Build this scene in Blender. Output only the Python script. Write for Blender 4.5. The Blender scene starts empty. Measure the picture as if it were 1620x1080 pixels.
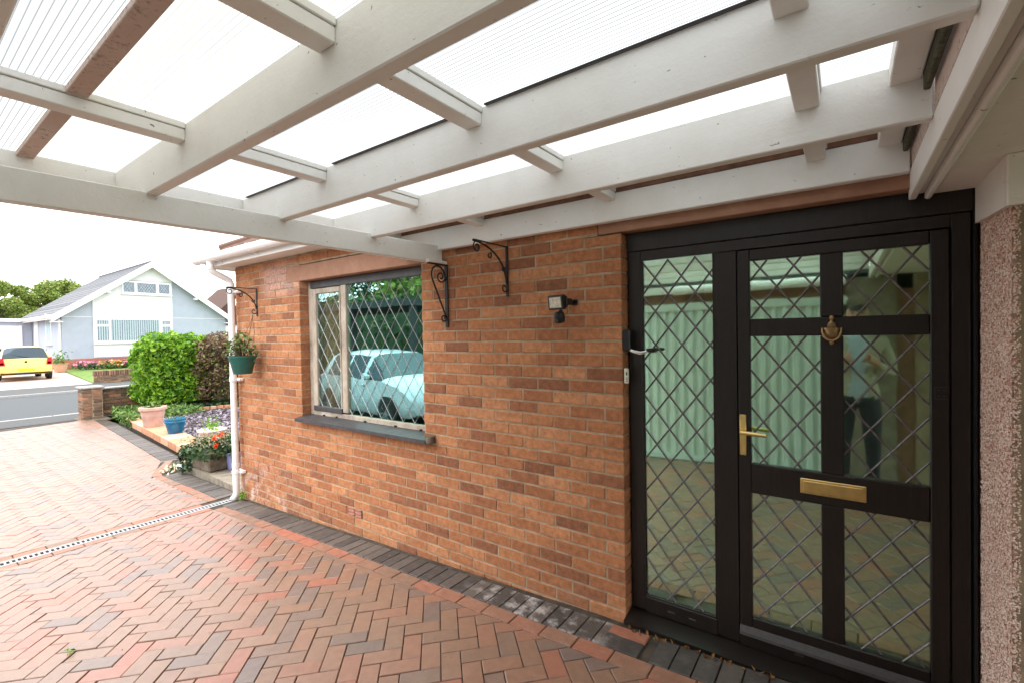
import bpy, math, random
import numpy as np
from mathutils import Matrix, Vector
random.seed(7); rng = np.random.default_rng(7)
sc = bpy.context.scene
COL = sc.collection
PI = math.pi

# ---------------------------------------------------------------- camera
CAM = Vector((0.0, -2.43574, 1.61776))
cam = bpy.data.cameras.new('camera'); camo = bpy.data.objects.new('camera', cam); COL.objects.link(camo)
cam.sensor_width = 36; cam.sensor_fit = 'HORIZONTAL'; cam.lens = 36 * 731.778 / 1620
cam.clip_start = 0.05; cam.clip_end = 2000
yaw, pit, rol = 0.6232850, -0.0166584, -0.0178860
cy, sy = math.cos(yaw), math.sin(yaw)
r0 = Vector((cy, sy, 0)); f0 = Vector((-sy, cy, 0)); u0 = Vector((0, 0, 1))
fw = f0 * math.cos(pit) + u0 * math.sin(pit); up = -f0 * math.sin(pit) + u0 * math.cos(pit)
rr = r0 * math.cos(rol) + up * math.sin(rol); uu = -r0 * math.sin(rol) + up * math.cos(rol)
Mx = Matrix((rr, uu, -fw)).transposed().to_4x4(); Mx.translation = CAM
camo.matrix_world = Mx
sc.camera = camo

# ---------------------------------------------------------------- light
W = bpy.data.worlds.new('World'); sc.world = W; W.use_nodes = True
nt = W.node_tree; bg = nt.nodes['Background']
sky = nt.nodes.new('ShaderNodeTexSky'); sky.sky_type = 'NISHITA'; sky.sun_disc = False
SUN_EL, SUN_AZ = math.radians(58), math.radians(215)      # azimuth clockwise from +Y
sky.sun_elevation = SUN_EL; sky.sun_rotation = SUN_AZ; sky.dust_density = 3.0; sky.air_density = 1.0
mixw = nt.nodes.new('ShaderNodeMixRGB'); mixw.inputs[0].default_value = 0.82
mixw.inputs[2].default_value = (8.6, 8.75, 9.0, 1)          # an even cloud layer over the blue
nt.links.new(sky.outputs[0], mixw.inputs[1]); nt.links.new(mixw.outputs[0], bg.inputs[0])
bg.inputs[1].default_value = 0.15
sd = bpy.data.lights.new('sun', 'SUN'); sd.energy = 1.0; sd.angle = math.radians(75); sd.color = (1.0, 0.96, 0.9)
so = bpy.data.objects.new('sun', sd); COL.objects.link(so)
sv = Vector((math.sin(SUN_AZ) * math.cos(SUN_EL), math.cos(SUN_AZ) * math.cos(SUN_EL), math.sin(SUN_EL)))
so.rotation_euler = sv.to_track_quat('Z', 'Y').to_euler(); so.location = (-3, -6, 12)
sc.view_settings.view_transform = 'Standard'; sc.view_settings.look = 'None'
sc.view_settings.gamma = 1; sc.view_settings.use_curve_mapping = False
sc.view_settings.exposure = 1.55
sc.cycles.use_denoising = True
sc.cycles.max_bounces = 10; sc.cycles.diffuse_bounces = 5; sc.cycles.glossy_bounces = 4
sc.cycles.transparent_max_bounces = 12; sc.cycles.transmission_bounces = 6
sc.cycles.sample_clamp_indirect = 6

# ---------------------------------------------------------------- materials
class NT:
    def __init__(s, name):
        s.m = bpy.data.materials.new(name); s.m.use_nodes = True
        s.t = s.m.node_tree; s.b = s.t.nodes['Principled BSDF']; s.out = s.t.nodes['Material Output']
        s.pos = s.n('ShaderNodeNewGeometry')
    def n(s, ty, **kw):
        x = s.t.nodes.new(ty)
        for k, v in kw.items():
            if k[0] == '_': setattr(x, k[1:], v)
            else: s.set(x, k.replace('__', ' '), v)
        return x
    def set(s, x, k, v):
        i = x.inputs[int(k[1:])] if k[0] == 'i' and k[1:].isdigit() else x.inputs[k]
        if hasattr(v, 'is_output'): s.t.links.new(v, i)
        else: i.default_value = v
    def P(s): return s.pos.outputs['Position']
    def mapped(s, scale):
        m = s.n('ShaderNodeMapping', Vector=s.P(), Scale=scale); return m.outputs[0]
    def noise(s, scale, detail=3, rough=.55, vec=None, dist=0):
        return s.n('ShaderNodeTexNoise', Vector=vec or s.P(), Scale=scale, Detail=detail, Roughness=rough, Distortion=dist).outputs['Fac']
    def ramp(s, fac, stops, mode='LINEAR'):
        r = s.n('ShaderNodeValToRGB', Fac=fac); e = r.color_ramp; e.interpolation = mode
        while len(e.elements) < len(stops): e.elements.new(.5)
        for el, (p, c) in zip(e.elements, stops):
            el.position = p; el.color = (*c, 1) if len(c) == 3 else c
        return r.outputs[0]
    def math(s, op, a, b=0.0, c=0.0, clamp=False):
        x = s.n('ShaderNodeMath', i0=a, i1=b, i2=c); x.operation = op; x.use_clamp = clamp; return x.outputs[0]
    def mapr(s, v, a, b, c=0., d=1.):
        return s.n('ShaderNodeMapRange', Value=v, i1=a, i2=b, i3=c, i4=d).outputs[0]
    def mix(s, fac, a, b, mode='MIX'):
        x = s.n('ShaderNodeMixRGB', Fac=fac, Color1=a, Color2=b); x.blend_type = mode; return x.outputs[0]
    def xyz(s):
        o = s.n('ShaderNodeSeparateXYZ', i0=s.P()).outputs; return o[0], o[1], o[2]
    def rnd(s, k=1.0):
        o = s.n('ShaderNodeObjectInfo').outputs['Random']
        return s.math('FRACT', s.math('MULTIPLY', s.math('ADD', o, s.pos.outputs['Random Per Island']), k))
    def bump(s, h, strength=.3, dist=.01, normal=None):
        x = s.n('ShaderNodeBump', Height=h, Strength=strength, Distance=dist)
        if normal: s.set(x, 'Normal', normal)
        s.set(s.b, 'Normal', x.outputs[0]); return x.outputs[0]
    def fin(s, col=None, rough=None, metal=None, spec=None):
        for k, v in (('Base Color', col), ('Roughness', rough), ('Metallic', metal), ('Specular IOR Level', spec)):
            if v is not None:
                if isinstance(v, tuple) and len(v) == 3: v = (*v, 1)
                s.set(s.b, k, v)
        return s.m

def plain(name, col, rough=.5, metal=0., var=.12, scale=25, bump=.0, spec=.4):
    s = NT(name); c = (*col, 1)
    f = s.mapr(s.noise(scale, 4), .3, .7, 1 - var, 1 + var)
    x = s.mix(1.0, c, s.n('ShaderNodeCombineXYZ', i0=f, i1=f, i2=f).outputs[0], 'MULTIPLY')
    if bump: s.bump(s.noise(scale * 6, 3), bump, .004)
    return s.fin(x, rough, metal, spec)

def ramped(name, stops, rough=.85, mott=.18, mscale=45, bscale=260, bstr=.35, extra=None, spec=.25, k=1.0):
    s = NT(name)
    c = s.ramp(s.rnd(k), stops)
    f = s.mapr(s.noise(mscale, 5, .65), .28, .72, 1 - mott, 1 + mott)
    c = s.mix(1.0, c, s.n('ShaderNodeCombineXYZ', i0=f, i1=f, i2=f).outputs[0], 'MULTIPLY')
    if extra: c = extra(s, c)
    s.bump(s.noise(bscale, 4, .7), bstr, .003)
    return s.fin(c, rough, 0, spec)

def brick_extra(s, c):
    x, y, z = s.xyz()
    n = s.noise(7, 5, .7); n2 = s.noise(55, 4, .7)
    # salt bloom low on the wall by the downpipe, and paler weathered bricks left of the window lintel
    low = s.math('MULTIPLY', s.mapr(z, .45, -.1), s.mapr(x, -4.2, -5.2))
    m1 = s.math('MULTIPLY', low, s.mapr(s.math('ADD', n, s.math('MULTIPLY', n2, .35)), .66, .8), 0, True)
    hi = s.math('MULTIPLY', s.math('MULTIPLY', s.mapr(z, 2.0, 2.12), s.mapr(z, 2.42, 2.3)), s.math('MULTIPLY', s.mapr(x, -5.05, -4.85), s.mapr(x, -4.2, -4.4)))
    m2 = s.math('MULTIPLY', s.math('MULTIPLY', hi, .6), s.mapr(n2, .35, .6), 0, True)
    foot = s.math('MULTIPLY', s.mapr(z, .10, .0), s.mapr(n, .5, .75), 0, True)
    c = s.mix(s.mapr(s.noise(16, 6, .75), .6, .78, 0, .38), c, (.42, .30, .2, 1))
    c = s.mix(s.mapr(s.noise(30, 5, .8), .64, .8, 0, .5), c, (.14, .06, .035, 1))
    c = s.mix(s.math('MULTIPLY', foot, .3), c, (.45, .36, .3, 1))
    c = s.mix(m2, c, (.62, .47, .45, 1))
    return s.mix(s.math('MULTIPLY', m1, .62), c, (.72, .62, .58, 1))
BR = [(0, (.235, .096, .050)), (.07, (.27, .11, .056)), (.15, (.335, .134, .062)), (.5, (.385, .158, .07)), (.8, (.43, .185, .084)), (1, (.49, .225, .108))]
M = {}
M['brick'] = ramped('brick', BR, .9, .34, 26, 300, .6, brick_extra)
def mortar_mat():
    s = NT('mortar'); c = s.ramp(s.noise(9, 5), [(.3, (.25, .175, .115)), (.5, (.37, .275, .185)), (.7, (.47, .37, .26))])
    s.bump(s.noise(300, 3), .5, .003); return s.fin(c, .95, 0, .1)
M['mortar'] = mortar_mat()
def lintel_mat():
    s = NT('lintel'); n = s.noise(6, 6, .65); n2 = s.noise(70, 4)
    c = s.ramp(n, [(.3, (.30, .155, .10)), (.55, (.36, .195, .128)), (.8, (.44, .27, .19))])
    c = s.mix(s.mapr(n2, .66, .8, 0, .6), c, (.16, .09, .06, 1))
    s.bump(n2, .25, .003); return s.fin(c, .85, 0, .2)
M['lintel'] = lintel_mat()
def paver_extra(s, c):
    n = s.noise(1.3, 4); n2 = s.noise(420, 3, .8)
    c = s.mix(s.mapr(n2, .56, .75, 0, .45), c, (.10, .075, .065, 1))
    return s.mix(s.mapr(n, .42, .72, 0, .35), c, (.22, .145, .095, 1))
PV = [(0, (.165, .118, .098)), (.12, (.185, .126, .10)), (.2, (.225, .135, .092)), (.5, (.252, .143, .093)), (.75, (.272, .142, .092)), (.88, (.30, .128, .082)), (1, (.335, .115, .072))]
M['paver'] = ramped('paver', PV, .42, .16, 22, 500, .35, paver_extra, .8)
def dark_extra(s, c):
    x, y, z = s.xyz(); n = s.noise(11, 5, .7)
    reg = s.math('MULTIPLY', s.mapr(x, -2.1, -1.8), s.mapr(x, -.95, -1.15))
    m = s.math('MULTIPLY', reg, s.mapr(n, .5, .68), 0, True)
    c = s.mix(s.mapr(s.noise(18, 4), .5, .8, 0, .35), c, (.19, .17, .155, 1))
    return s.mix(s.math('MULTIPLY', m, .8), c, (.52, .49, .46, 1))
M['dark_paver'] = ramped('dark_paver', [(0, (.055, .047, .042)), (.5, (.082, .069, .06)), (1, (.12, .098, .083))], .62, .2, 30, 420, .45, dark_extra, .4)
M['red_paver'] = ramped('red_paver', [(0, (.20, .125, .085)), (.5, (.27, .14, .09)), (1, (.35, .125, .075))], .65, .18, 18, 480, .4, lambda s, c: s.mix(s.mapr(s.noise(8, 5, .7), .58, .8, 0, .4), c, (.5, .42, .35, 1)), .4)
M['joint_sand'] = plain('joint_sand', (.06, .047, .034), .95, 0, .5, 14)

def paint_mat(name, col, dirt=.35, rough=.55):
    s = NT(name)
    n = s.noise(3.2, 6, .7); g = s.noise(1, 5, .6, s.mapped((2.5, 40, 40)))
    sp = s.noise(1, 2, .5, s.mapped((42, 64, 64)), .6); spn = s.noise(4, 2)
    c = s.mix(s.mapr(n, .42, .8, 0, dirt), (*col, 1), (col[0] * .72, col[1] * .69, col[2] * .6, 1))
    c = s.mix(s.mapr(g, .62, .8, 0, .18), c, (col[0] * .6, col[1] * .57, col[2] * .5, 1))
    spot = s.math('MULTIPLY', s.mapr(sp, .73, .745), s.mapr(spn, .42, .5), 0, True)
    c = s.mix(s.math('MULTIPLY', spot, .75), c, (.10, .075, .05, 1))
    c = s.mix(s.mapr(s.noise(34, 6, .8), .62, .75, 0, .35), c, (col[0] * .55, col[1] * .5, col[2] * .42, 1))
    h = s.math('ADD', s.noise(90, 5, .7), s.math('MULTIPLY', g, .6))
    s.bump(h, .28, .004)
    return s.fin(c, rough, 0, .35)
M['white_paint'] = paint_mat('white_paint', (.82, .81, .775), .4)
M['white_paint_clean'] = paint_mat('white_paint_clean', (.82, .80, .76), .2)
M['soffit_paint'] = paint_mat('soffit_paint', (.84, .79, .73), .4)
def mossy_mat():
    s = NT('mossy_board'); x, y, z = s.xyz(); n = s.noise(5, 4, .7); n2 = s.noise(45, 5, .8)
    c = s.ramp(n, [(.35, (.55, .42, .36)), (.65, (.60, .48, .42))])
    c = s.mix(s.mapr(s.math('ADD', n2, s.math('MULTIPLY', n, .5)), .78, .95, 0, .85), c, (.17, .15, .085, 1))
    s.bump(n2, .3, .004); return s.fin(c, .85, 0, .2)
M['mossy'] = mossy_mat()
M['moss'] = plain('moss', (.085, .085, .055), .95, 0, .5, 60, .5)
M['dirty_wood'] = plain('dirty_wood', (.21, .105, .065), .85, 0, .3, 20, .2)

def sheet_mat():
    s = NT('ribbed_plastic'); x, y, z = s.xyz()
    rib = s.math('PINGPONG', s.math('MULTIPLY', y, 1 / .016), .5)
    st = s.noise(1.6, 5, .65, s.mapped((.35, 9, 1))); cell = s.math('MULTIPLY', s.mapr(y, -1.72, -1.78), s.mapr(y, -2.1, -2.0))
    c = s.mix(s.mapr(rib, .33, .46, 0, 1), (.62, .63, .63, 1), (.205, .21, .21, 1))
    c = s.mix(s.math('MULTIPLY', cell, s.mapr(st, .3, .7, .1, .8)), c, (.52, .505, .45, 1))
    c = s.mix(s.mapr(st, .55, .8, 0, .25), c, (.44, .43, .385, 1))
    sp = s.n('ShaderNodeTexVoronoi', Vector=s.P(), Scale=3.3)
    spot = s.math('MULTIPLY', s.mapr(sp.outputs['Distance'], .1, .05), s.mapr(s.noise(2.3, 1), .5, .6), 0, True)
    c = s.mix(s.math('MULTIPLY', spot, .7), c, (.12, .11, .08, 1))
    tr = s.n('ShaderNodeBsdfTranslucent', Color=s.mix(1.0, c, (1.25, 1.25, 1.25, 1), 'MULTIPLY')); tp = s.n('ShaderNodeBsdfTransparent', Color=c)
    gl = s.n('ShaderNodeBsdfGlossy', Roughness=.15, Color=(.9, .95, .95, 1))
    m1 = s.n('ShaderNodeMixShader', i0=.5, i1=tr.outputs[0], i2=tp.outputs[0])
    m2 = s.n('ShaderNodeMixShader', i0=.05, i1=m1.outputs[0], i2=gl.outputs[0])
    s.t.links.new(m2.outputs[0], s.out.inputs[0]); return s.m
M['sheet'] = sheet_mat()

def upvc_mat():
    s = NT('dark_woodgrain'); 
    v = s.noise(1, 6, .7, s.mapped((260, 260, 9))); h = s.noise(1, 6, .7, s.mapped((9, 260, 260)))
    c = s.ramp(v, [(.35, (.0075, .0052, .0043)), (.65, (.018, .0122, .0095))])
    s.bump(v, .35, .003); return s.fin(c, .38, 0, .5)
M['upvc'] = upvc_mat()
M['upvc_grey'] = plain('upvc_grey', (.05, .045, .045), .4, 0, .2, 40)
M['black_plastic'] = plain('black_plastic', (.012, .012, .013), .35, 0, .2, 30)
M['iron'] = plain('iron', (.022, .019, .017), .55, .3, .4, 60, .3)
M['brass'] = plain('brass', (.93, .68, .27), .33, 1, .1, 30)
M['old_brass'] = plain('old_brass', (.36, .24, .12), .42, 1, .3, 60, .1)
M['steel'] = plain('steel', (.62, .62, .6), .28, 1, .12, 50)
M['galv'] = plain('galv', (.34, .345, .345), .55, .2, .2, 40)
M['white_plastic'] = plain('white_plastic', (.84, .84, .83), .3, 0, .03, 10)
M['cream'] = plain('cream', (.72, .68, .52), .5, 0, .1, 20)
M['lead_dark'] = plain('lead_dark', (.16, .145, .14), .45, .35, .35, 70)
M['lead'] = plain('lead', (.42, .42, .42), .4, .35, .25, 70)  # lighter copy of the lead: sky reflection put into the base colour

def glass_mat(name, refl, trans, wav=.0, rough=.0):
    s = NT(name)
    tp = s.n('ShaderNodeBsdfTransparent', Color=(*trans, 1)); gl = s.n('ShaderNodeBsdfGlossy', Roughness=rough, Color=(*refl, 1))
    if wav:
        b = s.n('ShaderNodeBump', Height=s.noise(3.5, 2), Strength=wav, Distance=.02)
        s.set(gl, 'Normal', b.outputs[0])
    a = s.n('ShaderNodeAddShader', i0=tp.outputs[0], i1=gl.outputs[0])
    s.t.links.new(a.outputs[0], s.out.inputs[0]); return s.m
M['door_glass'] = glass_mat('door_glass', (.355, .515, .455), (.75, .72, .6), .018, .03)
M['window_glass'] = glass_mat('window_glass', (.26, .42, .41), (.6, .66, .62), .03, .01)
M['casement_glass'] = glass_mat('casement_glass', (.13, .21, .20), (.85, .88, .86), .03, .01)
M['far_glass'] = glass_mat('far_glass', (.07, .08, .09), (.75, .8, .8))
M['car_glass'] = glass_mat('car_glass', (.06, .075, .085), (.06, .07, .075))

def pebble_mat():
    s = NT('pebbledash'); c = s.ramp(s.rnd(), [(0, (.30, .16, .11)), (.10, (.50, .28, .20)), (.3, (.72, .48, .38)), (.65, (.80, .62, .52)), (1, (.86, .76, .68))])
    return s.fin(c, .8, 0, .3)
M['pebble'] = pebble_mat()
M['pebble_bed'] = plain('pebble_bed', (.62, .41, .32), .95, 0, .3, 90, .5)
M['render_tan'] = plain('render_tan', (.30, .225, .15), .95, 0, .22, 14, .5)
M['concrete'] = plain('concrete', (.24, .205, .155), .92, 0, .3, 12, .5)
M['old_concrete'] = plain('old_concrete', (.16, .13, .095), .95, 0, .4, 14, .7)
M['terracotta'] = ramped('terracotta', [(0, (.50, .23, .13)), (.5, (.58, .28, .16)), (1, (.62, .36, .24))], .8, .2, 12, 200, .3)
M['pink_pot'] = plain('pink_pot', (.58, .38, .31), .75, 0, .14, 9, .1)
M['blue_glaze'] = plain('blue_glaze', (.015, .14, .27), .22, 0, .2, 12)
M['violet_pot'] = plain('violet_pot', (.28, .30, .55), .4, 0, .1, 12)
M['white_pot'] = plain('white_pot', (.68, .64, .56), .7, 0, .15, 20)
M['green_pot'] = plain('green_pot', (.018, .10, .078), .35, 0, .12, 20)
M['soil'] = plain('soil', (.045, .032, .022), .95, 0, .4, 50, .5)
M['slate'] = ramped('slate', [(0, (.07, .055, .075)), (.5, (.17, .135, .17)), (.85, (.30, .26, .30)), (1, (.42, .38, .42))], .6, .15, 40, 200, .3)
M['stone'] = ramped('stone', [(0, (.42, .33, .2)), (.5, (.6, .5, .34)), (1, (.72, .66, .54))], .8, .2, 40, 200, .3)
M['bluestone'] = plain('bluestone', (.40, .44, .52), .5, 0, .15, 20)
M['asphalt'] = plain('asphalt', (.07, .077, .079), .9, 0, .18, 40, .4)
M['footway'] = plain('footway', (.075, .076, .075), .92, 0, .2, 20, .4)
M['kerb'] = plain('kerb', (.34, .33, .31), .9, 0, .15, 20)
M['ground'] = plain('ground', (.10, .12, .06), .95, 0, .3, .5)
M['far_drive'] = plain('far_drive', (.44, .34, .29), .85, 0, .12, 6)
M['lawn'] = plain('lawn', (.12, .20, .035), .9, 0, .3, 8, .5)

def leafmat(name, stops, trans=.25, rough=.45):
    s = NT(name); c = s.ramp(s.rnd(), stops)
    tl = s.n('ShaderNodeBsdfTranslucent', Color=c)
    s.fin(c, rough, 0, .35)
    m = s.n('ShaderNodeMixShader', i0=trans, i1=s.b.outputs[0], i2=tl.outputs[0])
    s.t.links.new(m.outputs[0], s.out.inputs[0]); return s.m
M['leaf_bright'] = leafmat('leaf_bright', [(0, (.05, .14, .012)), (.35, (.13, .30, .018)), (.75, (.25, .46, .028)), (1, (.42, .60, .07))], .38, .33)
M['leaf_mix'] = leafmat('leaf_mix', [(0, (.02, .04, .015)), (.5, (.06, .10, .03)), (.85, (.14, .19, .05)), (1, (.25, .28, .10))])
M['leaf_beech'] = leafmat('leaf_beech', [(0, (.07, .045, .03)), (.45, (.16, .09, .055)), (.75, (.24, .14, .08)), (.9, (.17, .20, .05)), (1, (.34, .36, .09))])
M['leaf_weed'] = leafmat('leaf_weed', [(0, (.04, .09, .02)), (.6, (.13, .25, .045)), (1, (.26, .36, .10))])
M['leaf_dark'] = leafmat('leaf_dark', [(0, (.018, .045, .02)), (.6, (.045, .10, .035)), (1, (.11, .19, .06))])
M['leaf_tree'] = leafmat('leaf_tree', [(0, (.11, .17, .035)), (.5, (.23, .32, .06)), (.85, (.34, .42, .09)), (1, (.44, .34, .10))])
M['leaf_succ'] = leafmat('leaf_succ', [(0, (.06, .12, .035)), (.6, (.13, .23, .06)), (1, (.26, .30, .09))])
M['heath'] = leafmat('heath', [(0, (.28, .24, .12)), (.5, (.46, .38, .22)), (1, (.6, .5, .34))])
M['petal_red'] = leafmat('petal_red', [(0, (.75, .07, .015)), (1, (.85, .16, .04))])
M['petal_pink'] = leafmat('petal_pink', [(0, (.6, .1, .25)), (1, (.75, .3, .4))])
M['petal_warm'] = leafmat('petal_warm', [(0, (.8, .35, .05)), (.5, (.8, .3, .2)), (1, (.85, .7, .3))])
M['bark'] = plain('bark', (.10, .075, .055), .95, 0, .35, 20, .6)
M['render_blue'] = plain('render_blue', (.37, .405, .475), .9, 0, .05, 3)
M['render_white'] = plain('render_white', (.70, .70, .72), .85, 0, .04, 3)
M['slate_roof'] = ramped('slate_roof', [(0, (.075, .08, .088)), (1, (.125, .125, .135))], .7, .12, 8, 60, .2)
M['brown_tile'] = ramped('brown_tile', [(0, (.07, .04, .03)), (1, (.17, .095, .07))], .85, .2, 10, 80, .3)
M['wall_brick'] = ramped('wall_brick', [(0, (.12, .08, .055)), (.5, (.21, .135, .09)), (.85, (.30, .15, .09)), (1, (.42, .2, .12))], .92, .3, 14, 150, .5)
M['plinth_brick'] = ramped('plinth_brick', [(0, (.32, .10, .07)), (1, (.44, .18, .13))], .9, .2, 10, 90, .3)
M['blind'] = plain('blind', (.55, .55, .5), .8, 0, .1, 5)
M['yellow_paint'] = plain('yellow_paint', (.80, .62, .17), .25, 0, .03, 3)
M['silver_paint'] = plain('silver_paint', (.55, .58, .6), .25, .3, .05, 3)
M['white_car'] = plain('white_car', (.50, .56, .60), .22, 0, .04, 3)
M['tyre'] = plain('tyre', (.02, .02, .02), .85, 0, .2, 30)
M['alloy'] = plain('alloy', (.45, .46, .47), .35, .6, .1, 20)
M['lamp_red'] = plain('lamp_red', (.55, .02, .03), .2, 0, .1, 20)
M['lamp_clear'] = plain('lamp_clear', (.8, .8, .8), .12, 0, .05, 20)
M['plate_yellow'] = plain('plate_yellow', (.85, .5, .02), .35, 0, .06, 60)
M['led'] = plain('led', (.55, .50, .38), .25, 0, .25, 60)
M['room'] = plain('room', (.20, .18, .15), .9, 0, .1, 3)
M['carpet'] = plain('carpet', (.30, .27, .20), .95, 0, .2, 30)
M['curtain'] = plain('curtain', (.26, .16, .09), .9, 0, .2, 12)
M['garage_white'] = plain('garage_white', (.62, .71, .665), .5, 0, .06, 6)
M['dark_roof'] = plain('dark_roof', (.035, .04, .04), .8, 0, .2, 5)
M['skin'] = plain('skin', (.50, .28, .20), .55, 0, .06, 20)
M['hair'] = plain('hair', (.03, .02, .014), .6, 0, .3, 60)
M['shirt'] = plain('shirt', (.42, .52, .62), .85, 0, .08, 20)
M['jacket'] = plain('jacket', (.40, .37, .29), .85, 0, .1, 20)
M['trousers'] = plain('trousers', (.03, .032, .045), .85, 0, .15, 20)

# ---------------------------------------------------------------- mesh builder
class MB:
    def __init__(s): s.v = []; s.f = []; s.mi = []; s.sm = []
    def add(s, vs, fs, mi=0, smooth=False, mx=None):
        o = len(s.v)
        if mx is not None: vs = [tuple(mx @ Vector(p)) for p in vs]
        s.v += [tuple(p) for p in vs]; s.f += [tuple(i + o for i in f) for f in fs]
        s.mi += [mi] * len(fs); s.sm += [smooth] * len(fs); return s
    def box(s, x0, y0, z0, x1, y1, z1, c=0., mi=0, mx=None):
        x0, x1 = min(x0, x1), max(x0, x1); y0, y1 = min(y0, y1), max(y0, y1); z0, z1 = min(z0, z1), max(z0, z1)
        if c <= 0:
            v = [(x, y, z) for z in (z0, z1) for y in (y0, y1) for x in (x0, x1)]
            return s.add(v, [(0, 2, 3, 1), (4, 5, 7, 6), (0, 1, 5, 4), (2, 6, 7, 3), (0, 4, 6, 2), (1, 3, 7, 5)], mi, False, mx)
        c = min(c, (x1 - x0) / 2.01, (y1 - y0) / 2.01, (z1 - z0) / 2.01)
        V = []; idx = {}
        for sx in (0, 1):
            for sy_ in (0, 1):
                for sz in (0, 1):
                    X, Y, Z = (x0, x1)[sx], (y0, y1)[sy_], (z0, z1)[sz]
                    dx, dy, dz = (c, -c)[sx], (c, -c)[sy_], (c, -c)[sz]
                    idx[(sx, sy_, sz, 0)] = len(V); V.append((X, Y + dy, Z + dz))
                    idx[(sx, sy_, sz, 1)] = len(V); V.append((X + dx, Y, Z + dz))
                    idx[(sx, sy_, sz, 2)] = len(V); V.append((X + dx, Y + dy, Z))
        F = []
        cyc = [(0, 0), (1, 0), (1, 1), (0, 1)]
        for ax in range(3):
            for sd_ in (0, 1):
                q = []
                for a, b in cyc:
                    k = [0, 0, 0]; k[ax] = sd_; k[(ax + 1) % 3] = a; k[(ax + 2) % 3] = b
                    q.append(idx[(*k, ax)])
                F.append(tuple(q) if sd_ else tuple(reversed(q)))
        for ax in range(3):
            b, d = (ax + 1) % 3, (ax + 2) % 3
            for s1 in (0, 1):
                for s2 in (0, 1):
                    k0 = [0] * 3; k1 = [0] * 3; k0[b] = k1[b] = s1; k0[d] = k1[d] = s2; k1[ax] = 1
                    q = (idx[(*k0, b)], idx[(*k1, b)], idx[(*k1, d)], idx[(*k0, d)])
                    F.append(q if (s1 == s2) == False else tuple(reversed(q)))
        for sx in (0, 1):
            for sy_ in (0, 1):
                for sz in (0, 1):
                    q = tuple(idx[(sx, sy_, sz, i)] for i in range(3))
                    F.append(q if (sx + sy_ + sz) % 2 else tuple(reversed(q)))
        return s.add(V, F, mi, False, mx)
    def tube(s, path, r, n=8, caps=True, mi=0, mx=None, flat=1.0):
        path = [Vector(p) for p in path]; rs = r if isinstance(r, (list, tuple)) else [r] * len(path)
        V = []; F = []; prev = None
        for i, p in enumerate(path):
            t = (path[min(i + 1, len(path) - 1)] - path[max(i - 1, 0)]).normalized()
            if prev is None:
                a = Vector((0, 0, 1)) if abs(t.z) < .9 else Vector((1, 0, 0)); e1 = t.cross(a).normalized()
            else: e1 = (prev - t * prev.dot(t)).normalized()
            prev = e1; e2 = t.cross(e1)
            for k in range(n):
                an = 2 * PI * (k + .5) / n
                V.append(p + e1 * (math.cos(an) * rs[i] * flat) + e2 * (math.sin(an) * rs[i]))
        for i in range(len(path) - 1):
            for k in range(n):
                a, b = i * n + k, i * n + (k + 1) % n; F.append((a, b, b + n, a + n))
        if caps: F.append(tuple(reversed(range(n)))); F.append(tuple(range((len(path) - 1) * n, len(path) * n)))
        return s.add(V, F, mi, n > 5, mx)
    def lathe(s, prof, n=24, mi=0, mx=None, sx=1., sy=1., cen=(0, 0, 0), close=True):
        V = []; F = []
        for r, z in prof:
            for k in range(n):
                a = 2 * PI * k / n; V.append((cen[0] + r * sx * math.cos(a), cen[1] + r * sy * math.sin(a), cen[2] + z))
        for i in range(len(prof) - 1):
            for k in range(n):
                a, b = i * n + k, i * n + (k + 1) % n; F.append((a, b, b + n, a + n))
        if close: F.append(tuple(reversed(range(n)))); F.append(tuple(range((len(prof) - 1) * n, len(prof) * n)))
        return s.add(V, F, mi, True, mx)
    def prism(s, poly, axis, a, b, mi=0, mx=None):
        # poly: 2-D points; extruded along axis from a to b
        def P(q, t):
            return {'x': (t, q[0], q[1]), 'y': (q[0], t, q[1]), 'z': (q[0], q[1], t)}[axis]
        n = len(poly); V = [P(q, a) for q in poly] + [P(q, b) for q in poly]
        F = [tuple(reversed(range(n))), tuple(range(n, 2 * n))] + [(i, (i + 1) % n, (i + 1) % n + n, i + n) for i in range(n)]
        return s.add(V, F, mi, False, mx)
    def build(s, name, mats, parent=None, data_only=False):
        me = bpy.data.meshes.new(name); me.from_pydata(s.v, [], s.f)
        if not isinstance(mats, (list, tuple)): mats = [mats]
        for m in mats: me.materials.append(M[m] if isinstance(m, str) else m)
        if any(s.mi): me.polygons.foreach_set('material_index', s.mi)
        me.polygons.foreach_set('use_smooth', s.sm)
        import bmesh
        bm = bmesh.new(); bm.from_mesh(me); bmesh.ops.recalc_face_normals(bm, faces=bm.faces); bm.to_mesh(me); bm.free()
        if any(s.sm):
            try: me.set_sharp_from_angle(angle=math.radians(40))
            except Exception: pass
        me.update()
        return me if data_only else link(name, me, parent)

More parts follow.
